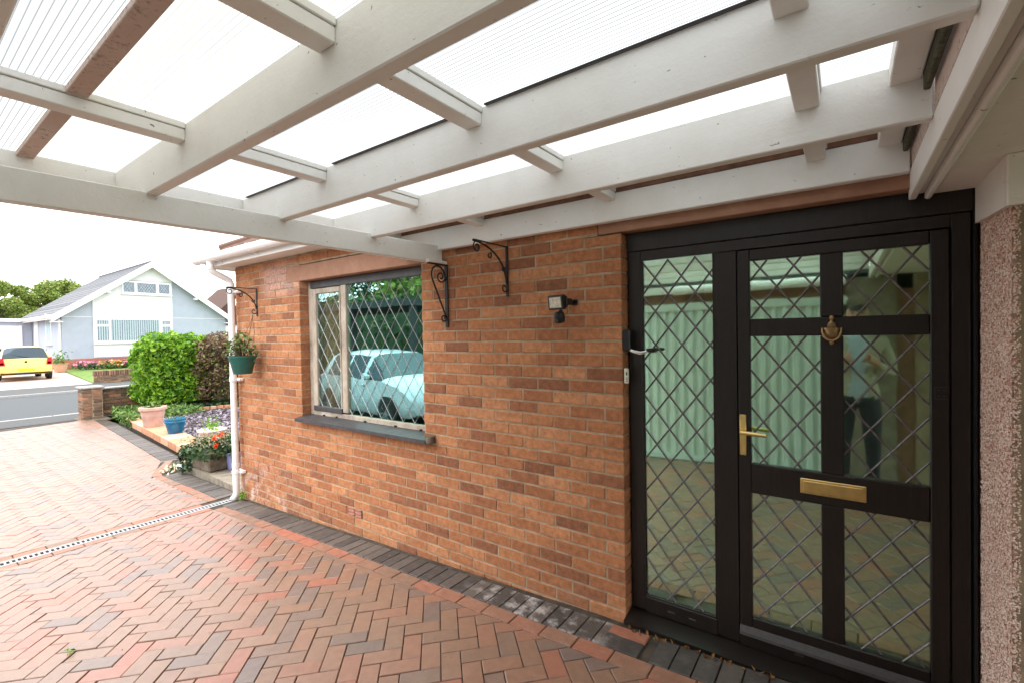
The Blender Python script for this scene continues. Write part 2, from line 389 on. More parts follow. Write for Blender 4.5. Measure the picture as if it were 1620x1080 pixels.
def link(name, me, parent=None):
    o = bpy.data.objects.new(name, me); COL.objects.link(o)
    if parent is not None: o.parent = parent
    return o
def tag(o, label=None, cat=None, group=None, kind=None):
    if label: o['label'] = label
    if cat: o['category'] = cat
    if group: o['group'] = group
    if kind: o['kind'] = kind
    return o
def thing(name, label, cat, loc=(0, 0, 0), group=None, rz=0):
    o = bpy.data.objects.new(name, None); COL.objects.link(o); o.location = loc; o.rotation_euler = (0, 0, rz); o.empty_display_size = .2
    return tag(o, label, cat, group)
def struct(name, loc=(0, 0, 0)):
    o = bpy.data.objects.new(name, None); COL.objects.link(o); o.location = loc; o['kind'] = 'structure'; return o
def raw(name, V, F, mat, parent=None, smooth=False):
    me = bpy.data.meshes.new(name); V = np.asarray(V, dtype=np.float32); F = np.asarray(F, dtype=np.int32)
    k = F.shape[1]; me.vertices.add(len(V)); me.vertices.foreach_set('co', V.ravel())
    me.loops.add(F.size); me.loops.foreach_set('vertex_index', F.ravel())
    me.polygons.add(len(F)); me.polygons.foreach_set('loop_start', np.arange(0, F.size, k, dtype=np.int32))
    me.polygons.foreach_set('loop_total', np.full(len(F), k, dtype=np.int32))
    me.polygons.foreach_set('use_smooth', np.full(len(F), smooth))
    me.materials.append(M[mat]); me.update(calc_edges=True); me.validate()
    return link(name, me, parent)

def leaves(name, pts, size, mat, parent=None, nrm=None, aspect=.5, spread=1.0, fold=.25):
    pts = np.asarray(pts); n = len(pts)
    d = rng.normal(size=(n, 3)) * spread
    if nrm is not None: d = d + nrm
    d /= np.linalg.norm(d, axis=1)[:, None] + 1e-9                   # leaf normal
    t = rng.normal(size=(n, 3)); t[:, 2] -= .3
    t -= d * (t * d).sum(1)[:, None]; t /= np.linalg.norm(t, axis=1)[:, None] + 1e-9
    b = np.cross(d, t); sz = size * rng.uniform(.6, 1.3, n)[:, None]
    V = np.stack([pts - t * sz * .5, pts + b * sz * aspect * .5 + d * sz * fold * .4 - t * sz * .05, pts + t * sz * .5, pts - b * sz * aspect * .5 + d * sz * fold * .4 - t * sz * .05], 1).reshape(-1, 3)
    i = np.arange(n)[:, None] * 4
    F = np.concatenate([i + np.array([[0, 1, 2]]), i + np.array([[0, 2, 3]])], 1).reshape(-1, 3)
    o = raw(name, V, F, mat, parent)
    if parent is not None: o['kind'] = 'stuff'
    return o

def project(p):
    d = Vector(p) - CAM; z = d.dot(fw)
    if z <= .05: return None
    return 810 + 731.78 * d.dot(rr) / z, 540 - 731.78 * d.dot(uu) / z, z

def zg(x):
    if x >= -5.6: return .038 * (x + .95)
    return max(-.2, -.1767 + (x + 5.6) * (.0233 / 8.7))

# ---------------------------------------------------------------- ground, road
g = MB(); g.add([(-400, -400, -.42), (400, -400, -.42), (400, 400, -.42), (-400, 400, -.42)], [(0, 1, 2, 3)])
tag(g.build('ground', 'ground'), kind='structure')
r = MB(); r.add([(-16.0, -60, -.30), (-16.0, 80, -.30), (-23.0, 80, -.25), (-23.0, -60, -.25)], [(3, 2, 1, 0)])
tag(r.build('road', 'asphalt'), kind='structure')
fp = MB(); fp.add([(-14.1, -60, -.205), (-14.6, .3, -.205), (-14.6, 80, -.205), (-15.88, 80, -.205), (-15.88, .3, -.205), (-15.80, -60, -.205)], [(5, 4, 1, 0), (4, 3, 2, 1)])
tag(fp.build('pavement', 'footway'), kind='structure')
k = MB()
for i in range(60): k.box(-16.0, -30 + i * .915, -.36, -15.87, -30 + i * .915 + .905, -.196, .015)
tag(k.build('kerb', 'kerb'), kind='structure')
k = MB(); k.box(-23.12, -60, -.35, -23.0, 80, -.17, .01); tag(k.build('kerb', 'kerb'), kind='structure')
fp = MB(); fp.add([(-23.12, -60, -.175), (-23.12, 80, -.175), (-25.7, 80, -.15), (-25.7, -60, -.15)], [(3, 2, 1, 0)])
tag(fp.build('pavement', 'footway'), kind='structure')
fd = MB(); fd.add([(-25.7, -8, -.15), (-25.7, 3.05, -.15), (-36.8, 4.0, 0.0), (-46, 4.1, 0.02), (-46, -8, 0.02)], [(0, 1, 2, 3, 4)])
tag(fd.build('driveway_opposite', 'far_drive'), kind='structure')
lw = MB(); lw.add([(-25.7, 3.07, -.14), (-36.75, 4.02, .02), (-36.75, 30, .02), (-25.7, 30, -.14)], [(0, 3, 2, 1)])
tag(lw.build('lawn', 'lawn'), kind='structure')

# ---------------------------------------------------------------- block-paved driveway
drive = struct('driveway')
bed = MB()
bed.add([(1.6, -3.46, zg(1.6) - .011), (1.6, .1, zg(1.6) - .011), (-5.6, .1, zg(-5.6) - .011), (-5.6, -3.46, zg(-5.6) - .011)], [(0, 1, 2, 3)])
bed.add([(-5.6, -9, zg(-5.6) - .011), (-5.6, .05, zg(-5.6) - .011), (-7.4, .05, zg(-7.4) - .011), (-8.5, .35, zg(-8.5) - .011), (-13.3, .75, zg(-13.3) - .011), (-14.62, .75, -.212), (-14.2, -9, -.212)], [(0, 1, 2, 3, 4, 5, 6)])
bed.add([(1.6, -9, zg(1.6) - .012), (1.6, -3.46, zg(1.6) - .012), (-5.6, -3.46, zg(-5.6) - .012), (-5.6, -9, zg(-5.6) - .012)], [(0, 1, 2, 3)])
bed.build('bed', 'joint_sand', drive)

def clip(poly, a, b, c):          # keep a*x + b*y <= c
    out = []
    for i in range(len(poly)):
        p, q = poly[i], poly[(i + 1) % len(poly)]
        dp, dq = a * p[0] + b * p[1] - c, a * q[0] + b * q[1] - c
        if dp <= 0: out.append(p)
        if dp * dq < 0:
            t = dp / (dp - dq); out.append((p[0] + (q[0] - p[0]) * t, p[1] + (q[1] - p[1]) * t))
    return out
def area(p): return abs(sum(p[i][0] * p[(i + 1) % len(p)][1] - p[(i + 1) % len(p)][0] * p[i][1] for i in range(len(p)))) / 2
def paver_geo(poly, cx, cy_, ch=.0035):
    """a block: flat top, chamfered arris, sides; coordinates round (cx, cy_), top at z = 0"""
    n = len(poly); c = (sum(p[0] for p in poly) / n, sum(p[1] for p in poly) / n)
    V = []
    for p in poly:
        d = math.hypot(p[0] - c[0], p[1] - c[1]); k_ = max(0, (d - ch * 1.4) / d) if d > 0 else 0
        V.append((c[0] + (p[0] - c[0]) * k_ - cx, c[1] + (p[1] - c[1]) * k_ - cy_, 0))
    V += [(p[0] - cx, p[1] - cy_, -ch) for p in poly] + [(p[0] - cx, p[1] - cy_, -.03) for p in poly]
    F = [tuple(range(n))]
    for a in (0, n): F += [(a + (i + 1) % n, a + i, a + n + i, a + n + (i + 1) % n) for i in range(n)]
    if sum(poly[i][0] * poly[(i + 1) % n][1] - poly[(i + 1) % n][0] * poly[i][1] for i in range(n)) < 0:
        F = [tuple(reversed(f)) for f in F]
    return V, F
U = (math.cos(PI / 4) * .1, math.sin(PI / 4) * .1); Vv = (-U[1], U[0])
def ab(a, b): return (a * U[0] + b * Vv[0], a * U[1] + b * Vv[1])
def garden_edge(x):               # driveway boundary (y) left of the drain
    if x > -7.45: return -.285
    if x > -8.3: return -.285 + (-7.45 - x) / .85 * .36
    return .075 + (-8.3 - x) * .086
blocks = []                       # (poly, full?, kind)
J = .0022
for i in range(-140, 40):
    for j in range(-40, 140):
        s_ = (i + j) % 4
        if s_ == 0: w_, h_ = 2, 1
        elif s_ == 2: w_, h_ = 1, 2
        else: continue
        a0, b0 = i + .68, j + .8
        c = ab(a0 + w_ / 2, b0 + h_ / 2)
        if not (-14.7 < c[0] < 1.62 and -3.46 < c[1] < .9): continue
        if c[0] < -5.6 and c[1] < -2.436 + .153 * -c[0] - 1.0: continue
        e = J / .1
        poly = [ab(a0 + e, b0 + e), ab(a0 + w_ - e, b0 + e), ab(a0 + w_ - e, b0 + h_ - e), ab(a0 + e, b0 + h_ - e)]
        A0 = area(poly)
        if c[0] > -5.56:
            p = clip(poly, 0, 1, -.3545); p = clip(p, -1, 0, 5.392) if p else p
        else:
            p = clip(poly, 1, 0, -5.732)
            ge = garden_edge(c[0])
            sl = 0 if c[0] > -7.45 else (-.42 if c[0] > -8.3 else -.086)
            if p: p = clip(p, -sl, 1, garden_edge(c[0]) - sl * c[0])
            if p: p = clip(p, -1, -.2, 14.25)
        if p and len(p) > 2 and area(p) > .0009: blocks.append((p, area(p) > A0 * .999, (w_, h_)))
def block_frame(x, y, jit=True):
    """placement of a block: on the falling drive, a little uneven"""
    sl = .038 if x > -5.6 else .0027
    R = Matrix.Rotation(-math.atan(sl), 4, 'Y')
    if jit: R = Matrix.Rotation(random.gauss(0, .007), 4, 'X') @ Matrix.Rotation(random.gauss(0, .007), 4, 'Y') @ R
    T = Matrix.Translation((x, y, zg(x) + (random.uniform(-.0024, .002) if jit else 0)))
    return T @ R
def pxarea(poly):
    q = []
    for p in poly:
        w = project((p[0], p[1], zg(p[0])))
        if w is None: return 0
        q.append(w[:2])
    c = (sum(a[0] for a in q) / len(q), sum(a[1] for a in q) / len(q))
    if not (-10 < c[0] < 1630 and -10 < c[1] < 1090): return 0
    return area(q)
shared = {}
def lay(blocks_, name, mat, parent, most, field):
    order = sorted(blocks_, key=lambda t: -pxarea(t[0]))
    Vs = []; Fs = {}; nv = 0; me4 = {}
    big = MB()
    for n_, (p, full, kd) in enumerate(order):
        c = (sum(a[0] for a in p) / len(p), sum(a[1] for a in p) / len(p))
        mx = block_frame(*c)
        if n_ < most and pxarea(p) > 60:
            key = (mat, kd) if full else None
            if key and key in shared: me = shared[key]
            else:
                v, f = paver_geo(p, *c); me = bpy.data.meshes.new(name); me.from_pydata(v, [], f); me.materials.append(M[mat])
                if key: shared[key] = me
            o = link(name, me, parent); o.matrix_world = mx
        else:
            v, f = paver_geo(p, *c); big.add(v, f, 0, False, mx)
    if big.v:
        me = bpy.data.meshes.new(field); me.from_pydata(big.v, [], big.f); me.materials.append(M[mat]); o = link(field, me, parent); o['kind'] = 'stuff'
lay(blocks, 'paver', 'paver', drive, 300, 'paver_field')
def rect(x0, y0, x1, y1, j=.003): return [(x0 + j, y0 + j), (x1 - j, y0 + j), (x1 - j, y1 - j), (x0 + j, y1 - j)]
dark = []
x = -5.46
while x < .75:
    if not (-1.06 < x < -.86): dark.append((rect(x, -.2515, x + .1015, -.045), True, 'sold'))
    x += .1015
dark.append((rect(-1.055, -.2515, -.842, -.135), False, 0))
x = -5.735
while x > -7.3:
    dark.append((rect(x - .1015, -.185, x, .03 if x > -7.1 else -.03), x > -7.1, 'sold2')); x -= .1015
lay(dark, 'edging_block', 'dark_paver', drive, 90, 'edging_field')
red = [(rect(-1.055, -.133, -.842, -.05), False, 0)]
x = -5.39
while x < .75: red.append((rect(x, -.3535, x + .2015, -.2525), True, 'str')); x += .2015
y = -.36
while y > -3.4:
    red.append((rect(-5.505, y - .2, -5.395, y), True, 'dr1')); red.append((rect(-5.727, y - .2, -5.622, y), True, 'dr2')); y -= .2015
x = -5.735
while x > -7.35: red.append((rect(x - .2015, -.285, x, -.187), True, 'str2')); x -= .2015
lay(red, 'border_block', 'red_paver', drive, 60, 'border_field')
# curved corner and the dark run along the garden step
cb = MB(); db = MB()
pth = [(-7.40, -.24), (-7.56, -.20), (-7.72, -.13), (-7.87, -.04), (-8.03, .06), (-8.20, .14)]
for a, b in zip(pth, pth[1:]):
    t = Vector((b[0] - a[0], b[1] - a[1])); n = Vector((-t.y, t.x)).normalized() * .05
    p = [(a[0] + n.x, a[1] + n.y), (a[0] - n.x, a[1] - n.y), (b[0] - n.x, b[1] - n.y), (b[0] + n.x, b[1] + n.y)]
    cc = ((a[0] + b[0]) / 2, (a[1] + b[1]) / 2); v, f = paver_geo([(cc[0] + (q[0] - cc[0]) * .97, cc[1] + (q[1] - cc[1]) * .97) for q in p], *cc)
    cb.add(v, f, 0, False, Matrix.Translation((0, 0, .004)) @ block_frame(*cc))
o = cb.build('border_field', 'red_paver', drive); o['kind'] = 'stuff'
for q in range(46):
    x = -8.2 - q * .1015
    p = [(x, garden_edge(x) + .01), (x - .098, garden_edge(x) + .018), (x - .098, garden_edge(x) + .235), (x, garden_edge(x) + .227)]
    cc = (x - .05, garden_edge(x) + .12); v, f = paver_geo(p, *cc); db.add(v, f, 0, False, block_frame(*cc))
o = db.build('edging_field', 'dark_paver', drive); o['kind'] = 'stuff'

# drain across the drive
dr = thing('drain_channel', 'slotted metal drainage grate running across the block paving to the downpipe', 'drain', (-5.563, -1.8, zg(-5.563)))
fr = MB(); gr = MB(); sl = MB()
L0, L1 = -1.62, 1.71
fr.box(-.058, L0, -.06, -.046, L1, .002, .001); fr.box(.046, L0, -.06, .058, L1, .002, .001); fr.box(-.058, L0, -.07, .058, L1, -.055)
y = L0
while y < L1:
    gr.box(-.046, y, -.01, .046, y + .013, .001, .001); y += .033
gr.box(-.046, L0, -.009, -.032, L1, 0, .001); gr.box(.032, L0, -.009, .046, L1, 0, .001)
y = L0 + .5
fr.build('frame', 'galv', dr); gr.build('grate', 'galv', dr)
sl.box(-.045, L0, -.05, .045, L1, -.046); sl.build('channel', 'black_plastic', dr)

# ---------------------------------------------------------------- the brick house
XJ, XC = -0.999, -5.585            # door jamb, house corner
H = .07579
def zk(k_): return H * (27.7 - k_)
WX0, WX1, WZ0, WZ1 = -4.265, -2.582, .885, 2.158
house = thing('brick_house', 'orange brick bungalow wall with leaded window and dark front door', 'house', (-3.0, 0, 0))
def HO(mb, name, mats, parent=None):      # build under the house, keeping world coordinates
    o = mb.build(name, mats, parent or house)
    if parent is None or parent is house: o.location = (3.0, 0, 0)
    return o
cells = []                                 # (x0,x1,z0,z1)
holes = [(WX0, WX1, WZ0 - .075, WZ1), (-4.492, -2.40, WZ1 - .005, 2.312), (-1.138, 9, 2.162, 2.33), (XJ, 9, -9, 9)]
for rI in range(-5, 32):
    z0, z1 = zk(rI + 1) + .0052, zk(rI) - .0052
    if z0 > 2.418: continue
    z1 = min(z1, 2.417)
    off = 0 if rI % 2 else .1125
    n = -1
    while True:
        xr = XJ - off - .225 * n; xl = xr - .225; n += 1
        if xr < XC + .02: break
        x0, x1 = max(xl + .0052, XC), (XJ if xr > XJ - .002 else xr - .0052)
        segs = [(x0, x1)] if x1 - x0 > .02 else []
        zz = [(z0, z1)]
        for hx0, hx1, hz0, hz1 in holes:
            ns = []
            for a, b in segs:
                if z1 <= hz0 + .02 or z0 >= hz1 - .02 or b <= hx0 or a >= hx1: ns.append((a, b))
                else:
                    if a < hx0: ns.append((a, min(b, hx0)))
                    if b > hx1: ns.append((max(a, hx1), b))
            segs = ns
        for a, b in segs:
            if b - a < .025: continue
            za, zb = z0, z1
            for hx0, hx1, hz0, hz1 in holes[:3]:
                if b > hx0 + .001 and a < hx1 - .001:
                    if za < hz0 < zb: zb = hz0 - .004
                    elif za < hz1 < zb: za = hz1 + .004
            if zb - za < .02: continue
            if abs((a + b) / 2 + 3.473) < .11 and abs((za + zb) / 2 - zk(26.3)) < .03: AIR = (a, b, za, zb); continue
            cells.append((a, b, za, zb))
def brick_geo(w, h, d=.1, c=.0035, seed=0):
    R = random.Random(seed); j = lambda: R.uniform(-.0024, .0024)
    x0, x1, z0, z1 = -w / 2, w / 2, -h / 2, h / 2
    V = [(x0 + c + j(), 0, z0 + c + j()), (x1 - c + j(), 0, z0 + c + j()), (x1 - c + j(), 0, z1 - c + j()), (x0 + c + j(), 0, z1 - c + j()),
         (x0, c, z0), (x1, c, z0), (x1, c, z1), (x0, c, z1), (x0, d, z0), (x1, d, z0), (x1, d, z1), (x0, d, z1)]
    F = [(0, 1, 2, 3)]
    for a in (0, 4): F += [(a + (i + 1) % 4, a + i, a + 4 + i, a + 4 + (i + 1) % 4) for i in range(4)]
    F.append((8, 11, 10, 9))
    return V, [tuple(reversed(f)) if False else f for f in F]
def carea(c_):
    q = [project((c_[0], 0, c_[2])), project((c_[1], 0, c_[2])), project((c_[1], 0, c_[3])), project((c_[0], 0, c_[3]))]
    if any(w is None for w in q): return 0
    m_ = (sum(w[0] for w in q) / 4, sum(w[1] for w in q) / 4)
    a = area([w[:2] for w in q]); return a if 0 < m_[0] < 1620 and 0 < m_[1] < 1080 else a * .01
# the courses under the carport beam are hidden, so they rank last
cells.sort(key=lambda c_: -(carea(c_) * (.05 if c_[2] > 2.215 and c_[0] > -2.4 else 1)))
bmesh_cache = {}; rest = MB()
for n_, (a, b, za, zb) in enumerate(cells):
    w, h = round(b - a, 3), round(zb - za, 3)
    loc = ((a + b) / 2, random.uniform(-.0018, .0012), (za + zb) / 2)
    if n_ < 300:
        key = (w, h, random.randrange(4))
        if key not in bmesh_cache:
            v, f = brick_geo(w, h, seed=key[2]); me = bpy.data.meshes.new('brick'); me.from_pydata(v, [], f); me.materials.append(M['brick']); bmesh_cache[key] = me
        o = link('brick', bmesh_cache[key], house); o.location = (loc[0] + 3.0, loc[1], loc[2])
        o.rotation_euler = (random.gauss(0, .006), random.gauss(0, .0025), random.gauss(0, .004))
    else:
        v, f = brick_geo(w, h, seed=n_); rest.add(v, f, 0, False, Matrix.Translation(loc))
o = HO(rest, 'brick_field', 'brick'); o['kind'] = 'stuff'
mo = MB(); y0, y1 = .0035, .099
mo.box(XC + .004, y0, -.3, WX0 - .003, y1, 2.417); mo.box(WX1 + .003, y0, -.3, XJ - .006, y1, 2.16); mo.box(WX1 + .003, y0, 2.163, -1.14, y1, 2.417)
mo.box(WX0 - .003, y0, -.3, WX1 + .003, y1, WZ0 - .08); mo.box(WX0 - .003, y0, 2.316, WX1 + .003, y1, 2.417)
HO(mo, 'mortar', 'mortar')
li = MB(); li.box(-4.487, -.002, WZ1, -2.405, .1, 2.308, .004); HO(li, 'window_lintel', 'lintel')
li = MB(); li.box(-1.134, -.003, 2.166, .6, .105, 2.325, .004); HO(li, 'door_lintel', 'lintel')
# air brick
a, b, za, zb = AIR
ai = MB(); ai.box(a, .012, za, b, .06, zb)
for q in range(3): ai.box(a, -.004, za + q * (zb - za - .012) / 2, b, .012, za + q * (zb - za - .012) / 2 + .012, .001)
for q in range(3): ai.box(a + q * (b - a - .014) / 2, -.004, za, a + q * (b - a - .014) / 2 + .014, .012, zb, .001)
HO(ai, 'air_brick', 'plinth_brick')
# body of the house behind the facade
wl = MB()
wl.box(XC, .1, -.3, XC + .1, 7.5, 2.41); wl.box(XC, 7.5, -.3, 6, 7.6, 2.41); wl.box(XC + .1, .1, 2.40, 6, 7.5, 2.41)
HO(wl, 'side_wall', 'wall_brick')
iw = MB()
iw.box(-1.42, .1, -.2, -1.36, 3.4, 2.4); iw.box(XC + .1, 3.4, -.2, 1.6, 3.5, 2.4); iw.box(1.5, .1, -.2, 1.6, 3.4, 2.4)
iw.box(WX1 + .01, .1, -.2, -1.42, .14, 2.4); iw.box(XC + .1, .1, -.2, WX0 - .01, .14, 2.4); iw.box(WX0 - .01, .1, -.2, WX1 + .01, .14, .8); iw.box(WX0 - .01, .115, 2.18, WX1 + .01, .14, 2.4)
iw.box(-1.36, .1, 2.2, 1.5, .13, 2.4); iw.box(-1.36, .12, -.2, -1.0, .14, 2.2); iw.box(.42, .12, -.2, 1.5, .14, 2.2)
HO(iw, 'inner_wall', 'room')
fl = MB(); fl.box(XC + .1, .12, -.02, 1.5, 3.4, .03); HO(fl, 'floor', 'carpet')
# soffit, fascia, gutter, tiles
so_ = MB(); so_.box(XC - .22, -.198, 2.419, -1.0, .1, 2.431); so_.box(XC - .22, .1, 2.419, XC, 4, 2.431); HO(so_, 'soffit', 'white_paint_clean')
fa = MB(); fa.box(XC - .235, -.216, 2.402, -1.0, -.199, 2.54, .003); fa.box(XC - .236, -.199, 2.402, XC - .221, 4, 2.54, .003); HO(fa, 'fascia', 'white_plastic')
gu = MB(); prof = []
for q in range(11): 
    an = PI * q / 10; prof.append((-.275 + .056 * math.cos(an), 2.503 - .064 * math.sin(an)))
inn = [(-.275 + .051 * math.cos(PI * q / 10), 2.503 - .058 * math.sin(PI * q / 10)) for q in range(11)]
lip = [(-.331, 2.512), (-.326, 2.512)]
gp = prof + lip + list(reversed(inn))
gu.prism(gp, 'x', XC - .29, -2.44)
gu.prism(prof, 'x', XC - .298, XC - .29)
go = HO(gu, 'gutter', 'white_plastic')
for gx in (-5.73, -5.38, -4.62, -3.6):
    cl = MB(); cp = [(-.275 + .060 * math.cos(PI * q / 10), 2.503 - .068 * math.sin(PI * q / 10)) for q in range(11)]
    cl.prism(cp + [(y_ * .97 - .008, z_) for y_, z_ in reversed(prof)], 'x', gx, gx + .035)
    cl.box(gx, -.335, 2.505, gx + .035, -.21, 2.516, .003); cl.tube([(gx + .017, -.25, 2.435), (gx + .017, -.205, 2.42)], .008, 6)
    cl.build('gutter_clip', 'white_plastic', go)
rt = MB()
for q in range(9):
    yy = -.265 + q * .27; zz = 2.525 + q * .155
    x = -5.34 + q * .24
    while x < -1.2:
        rt.prism([(x, 0), (x + .07, .022), (x + .15, .022), (x + .19, .0), (x + .22, .0), (x + .22, -.014), (x, -.014)], 'y', 0, .33, 0, Matrix.Translation((0, yy, zz)) @ Matrix.Rotation(math.radians(29.8), 4, 'X')); x += .222
o = HO(rt, 'roof_tiles', 'brown_tile'); o['kind'] = 'stuff'
ru = MB(); ru.add([(-5.3, -.22, 2.5), (6, -.22, 2.5), (6, 3.6, 4.69), (-1.6, 3.6, 4.69), (-5.3, 7.4, 2.5), (6, 7.4, 2.5)], [(0, 1, 2, 3), (3, 2, 5, 4), (0, 3, 4)])
HO(ru, 'roof', 'brown_tile')
ht = MB()
for q in range(8):
    p0 = Vector((-5.34 + q * .27, -.24 + q * .27, 2.56 + q * .155)); p1 = p0 + Vector((.27, .27, .145))
    ht.tube([p0, p1], [.05, .042], 8)
HO(ht, 'hip_tiles', 'brown_tile')
# downpipe
PX = -5.533
dp = MB()
dp.tube([(PX, -.272, 2.45), (PX, -.272, 2.375), (PX, -.262, 2.35), (PX, -.24, 2.335), (PX, -.115, 2.275), (PX, -.085, 2.258), (PX, -.072, 2.23), (PX, -.072, 2.0), (PX, -.072, -.10), (PX, -.082, -.13), (PX, -.115, -.165)], .0335, 16)
for z_ in (2.385, 2.21, 1.18, .21): dp.tube([(PX, -.272 if z_ > 2.3 else -.072, z_ - .02), (PX, -.272 if z_ > 2.3 else -.072, z_ + .02)], .0385, 16)
dpo = HO(dp, 'downpipe', 'white_plastic')
for z_ in (2.12, 1.15, .12):
    cl = MB(); cl.box(PX - .045, -.05, z_, PX + .095, -.004, z_ + .03, .004); cl.tube([(PX, -.072, z_ - .002), (PX, -.072, z_ + .03)], .041, 16); cl.tube([(PX + .08, -.06, z_ + .015), (PX + .08, -.04, z_ + .015)], .009, 8)
    cl.build('pipe_clip', 'white_plastic', dpo)

# ---- leaded window
def timber_mat():
    s = NT('weathered_timber'); n = s.noise(1, 5, .65, s.mapped((6, 60, 4))); c = s.ramp(n, [(.3, (.20, .155, .12)), (.5, (.38, .32, .25)), (.75, (.54, .48, .40))])
    s.bump(n, .4, .004); return s.fin(c, .75, 0, .3)
M['timber'] = timber_mat()
M['dark_sill'] = plain('dark_sill', (.055, .05, .052), .5, 0, .25, 14, .15)
win = bpy.data.objects.new('leaded_window', None); COL.objects.link(win); win.parent = house; win.location = (3, 0, 0)
f_ = MB()
f_.box(-4.262, .088, .87, -4.19, .12, 2.155, .004)                 # left jamb
f_.box(-3.725, .080, .925, -3.648, .12, 2.085, .005)               # mullion
f_.box(-4.19, .082, .845, -2.55, .12, .913, .005)                  # bottom rail
f_.build('frame', 'timber', win)
f_ = MB(); f_.box(-4.21, .078, 2.085, -2.55, .12, 2.155, .004); f_.build('head_rail', 'dark_sill', win)
f_ = MB()
f_.box(-4.186, .076, .96, -4.118, .105, 2.078, .005); f_.box(-4.118, .076, 2.028, -3.728, .105, 2.078, .005)
f_.box(-3.745, .0765, .96, -3.728, .105, 2.028, .003); f_.build('casement', 'timber', win)
f_ = MB(); f_.box(-4.186, .072, .914, -3.728, .105, .96, .004); f_.build('casement_rail', 'dark_sill', win)
f_ = MB(); f_.prism([(-.062, .818), (-.062, .846), (.079, .874), (.079, .818)], 'x', -4.30, -2.515)
f_.build('sill', 'dark_sill', win)
f_ = MB(); f_.lathe([(.03, 0), (.034, .02), (.028, .05)], 12, 0, None, 1, 1, (-2.492, -.03, .822)); f_.build('sill_end', 'old_concrete', win)
for px_ in (-4.02, -3.82, -3.40, -3.0, -2.70):
    q = MB(); q.box(px_ - .012, .068, .862, px_ + .012, .0815, .886, .003); q.build('rail_clip', 'iron', win)
def pane(x0, x1, z0, z1, y, mat, parent):
    p = MB(); p.box(x0 - .008, y, z0 - .008, x1 + .008, y + .006, z1 + .008); return p.build('pane', mat, parent)
def lattice(x0, x1, z0, z1, y, X0, Z0, w, h, t, mat, parent, solder=True):
    m = MB()
    def strip(s_, c):
        # x/w + s*z/h = c   -> segment inside the rectangle
        pts = []
        for xx in (x0, x1):
            zz = (c - (xx - X0) / w) * h * s_ + Z0
            if z0 <= zz <= z1: pts.append((xx, zz))
        for zz in (z0, z1):
            xx = (c - s_ * (zz - Z0) / h) * w + X0
            if x0 < xx < x1: pts.append((xx, zz))
        if len(pts) < 2: return
        a, b = pts[0], pts[-1]
        if math.hypot(a[0] - b[0], a[1] - b[1]) < .02: return
        dx, dz = b[0] - a[0], b[1] - a[1]; l_ = math.hypot(dx, dz); nx, nz = -dz / l_ * t / 2, dx / l_ * t / 2
        q = [(a[0] + nx, a[1] + nz), (b[0] + nx, b[1] + nz), (b[0] - nx, b[1] - nz), (a[0] - nx, a[1] - nz)]
        k_ = .0 if s_ > 0 else .0006
        V = [(p[0], y, p[1]) for p in q] + [(a[0], y - .0032 - k_, a[1]), (b[0], y - .0032 - k_, b[1])]
        m.add(V, [(0, 1, 5, 4), (3, 4, 5, 2), (0, 4, 3), (1, 2, 5)], 0)
    for c in range(-40, 41):
        strip(1, c); strip(-1, c)
    if solder:
        for i in range(-30, 31):
            for j in range(-30, 31):
                if (i + j) % 2: continue
                xx, zz = X0 + i * w / 2, Z0 + j * h / 2
                if x0 < xx < x1 and z0 < zz < z1: m.lathe([(t * .62, 0), (t * .45, .002)], 6, 0, Matrix.Translation((xx, y - .0025, zz)) @ Matrix.Rotation(PI / 2, 4, 'X'))
    return m.build('lead_lattice', mat, parent)
pane(-4.118, -3.745, .96, 2.028, .094, 'casement_glass', win); lattice(-4.118, -3.745, .962, 2.026, .093, -3.89, 1.852, .136, .188, .0052, 'lead', win)
pane(-3.648, -2.56, .913, 2.085, .100, 'window_glass', win); lattice(-3.648, -2.56, .915, 2.083, .099, -3.544, 1.946, .1365, .187, .0052, 'lead', win)

# ---- front door with its side light
df = bpy.data.objects.new('door_frame', None); COL.objects.link(df); df.parent = house; df.location = (3, 0, 0)
FY = .072
m = MB()
m.box(-.992, FY - .004, 2.062, .408, .115, 2.164, .003); m.build('head_panel', 'upvc', df)
m = MB()
m.box(-.988, FY, .06, -.916, .115, 2.060, .003); m.box(-.915, FY, 2.007, .343, .115, 2.060, .003); m.box(-.534, FY, .058, -.432, .115, 2.006, .003)
m.box(.343, FY, .06, .402, .115, 2.060, .003); m.box(-.915, FY, .052, -.535, .115, .135, .003); m.box(-.431, FY, .05, .342, .115, .118, .003)
m.build('frame', 'upvc', df)
m = MB()
for (a, b, c, d) in ((-.916, -.906, .135, 2.006), (-.544, -.534, .135, 2.006)): m.prism([(a, FY + .002), (b, FY + .002), ((a if a < -.7 else b), FY + .014), ], 'z', c, d)
m.box(-.915, FY + .002, .135, -.535, FY + .013, .146, .002); m.build('glazing_bead', 'upvc', df)
m = MB(); m.prism([(-.035, .004), (-.035, .024), (FY + .03, .052), (FY + .03, .004)], 'x', -1.0, .41); m.build('sill', 'upvc', df)
for px_ in (-.77, -.66, -.18): 
    q = MB(); q.box(px_ - .018, .069, .088, px_ + .018, FY + .001, .096, .001); q.build('drain_cap', 'upvc_grey', df)
pane(-.906, -.544, .146, 2.0, FY + .012, 'door_glass', df); lattice(-.906, -.544, .147, 2.0, FY + .0115, -.841, 1.907, .1405, .182, .0088, 'lead_dark', df)
m = MB(); m.box(.404, FY + .01, .0, .424, .10, 2.15, .003); m.tube([(.415, FY + .0, .02), (.414, FY + .002, 1.0), (.412, FY + .004, 2.1)], .006, 6); m.build('cover_strip', 'black_plastic', df)  # black strip standing in for the dark gap between frame and pebbledash

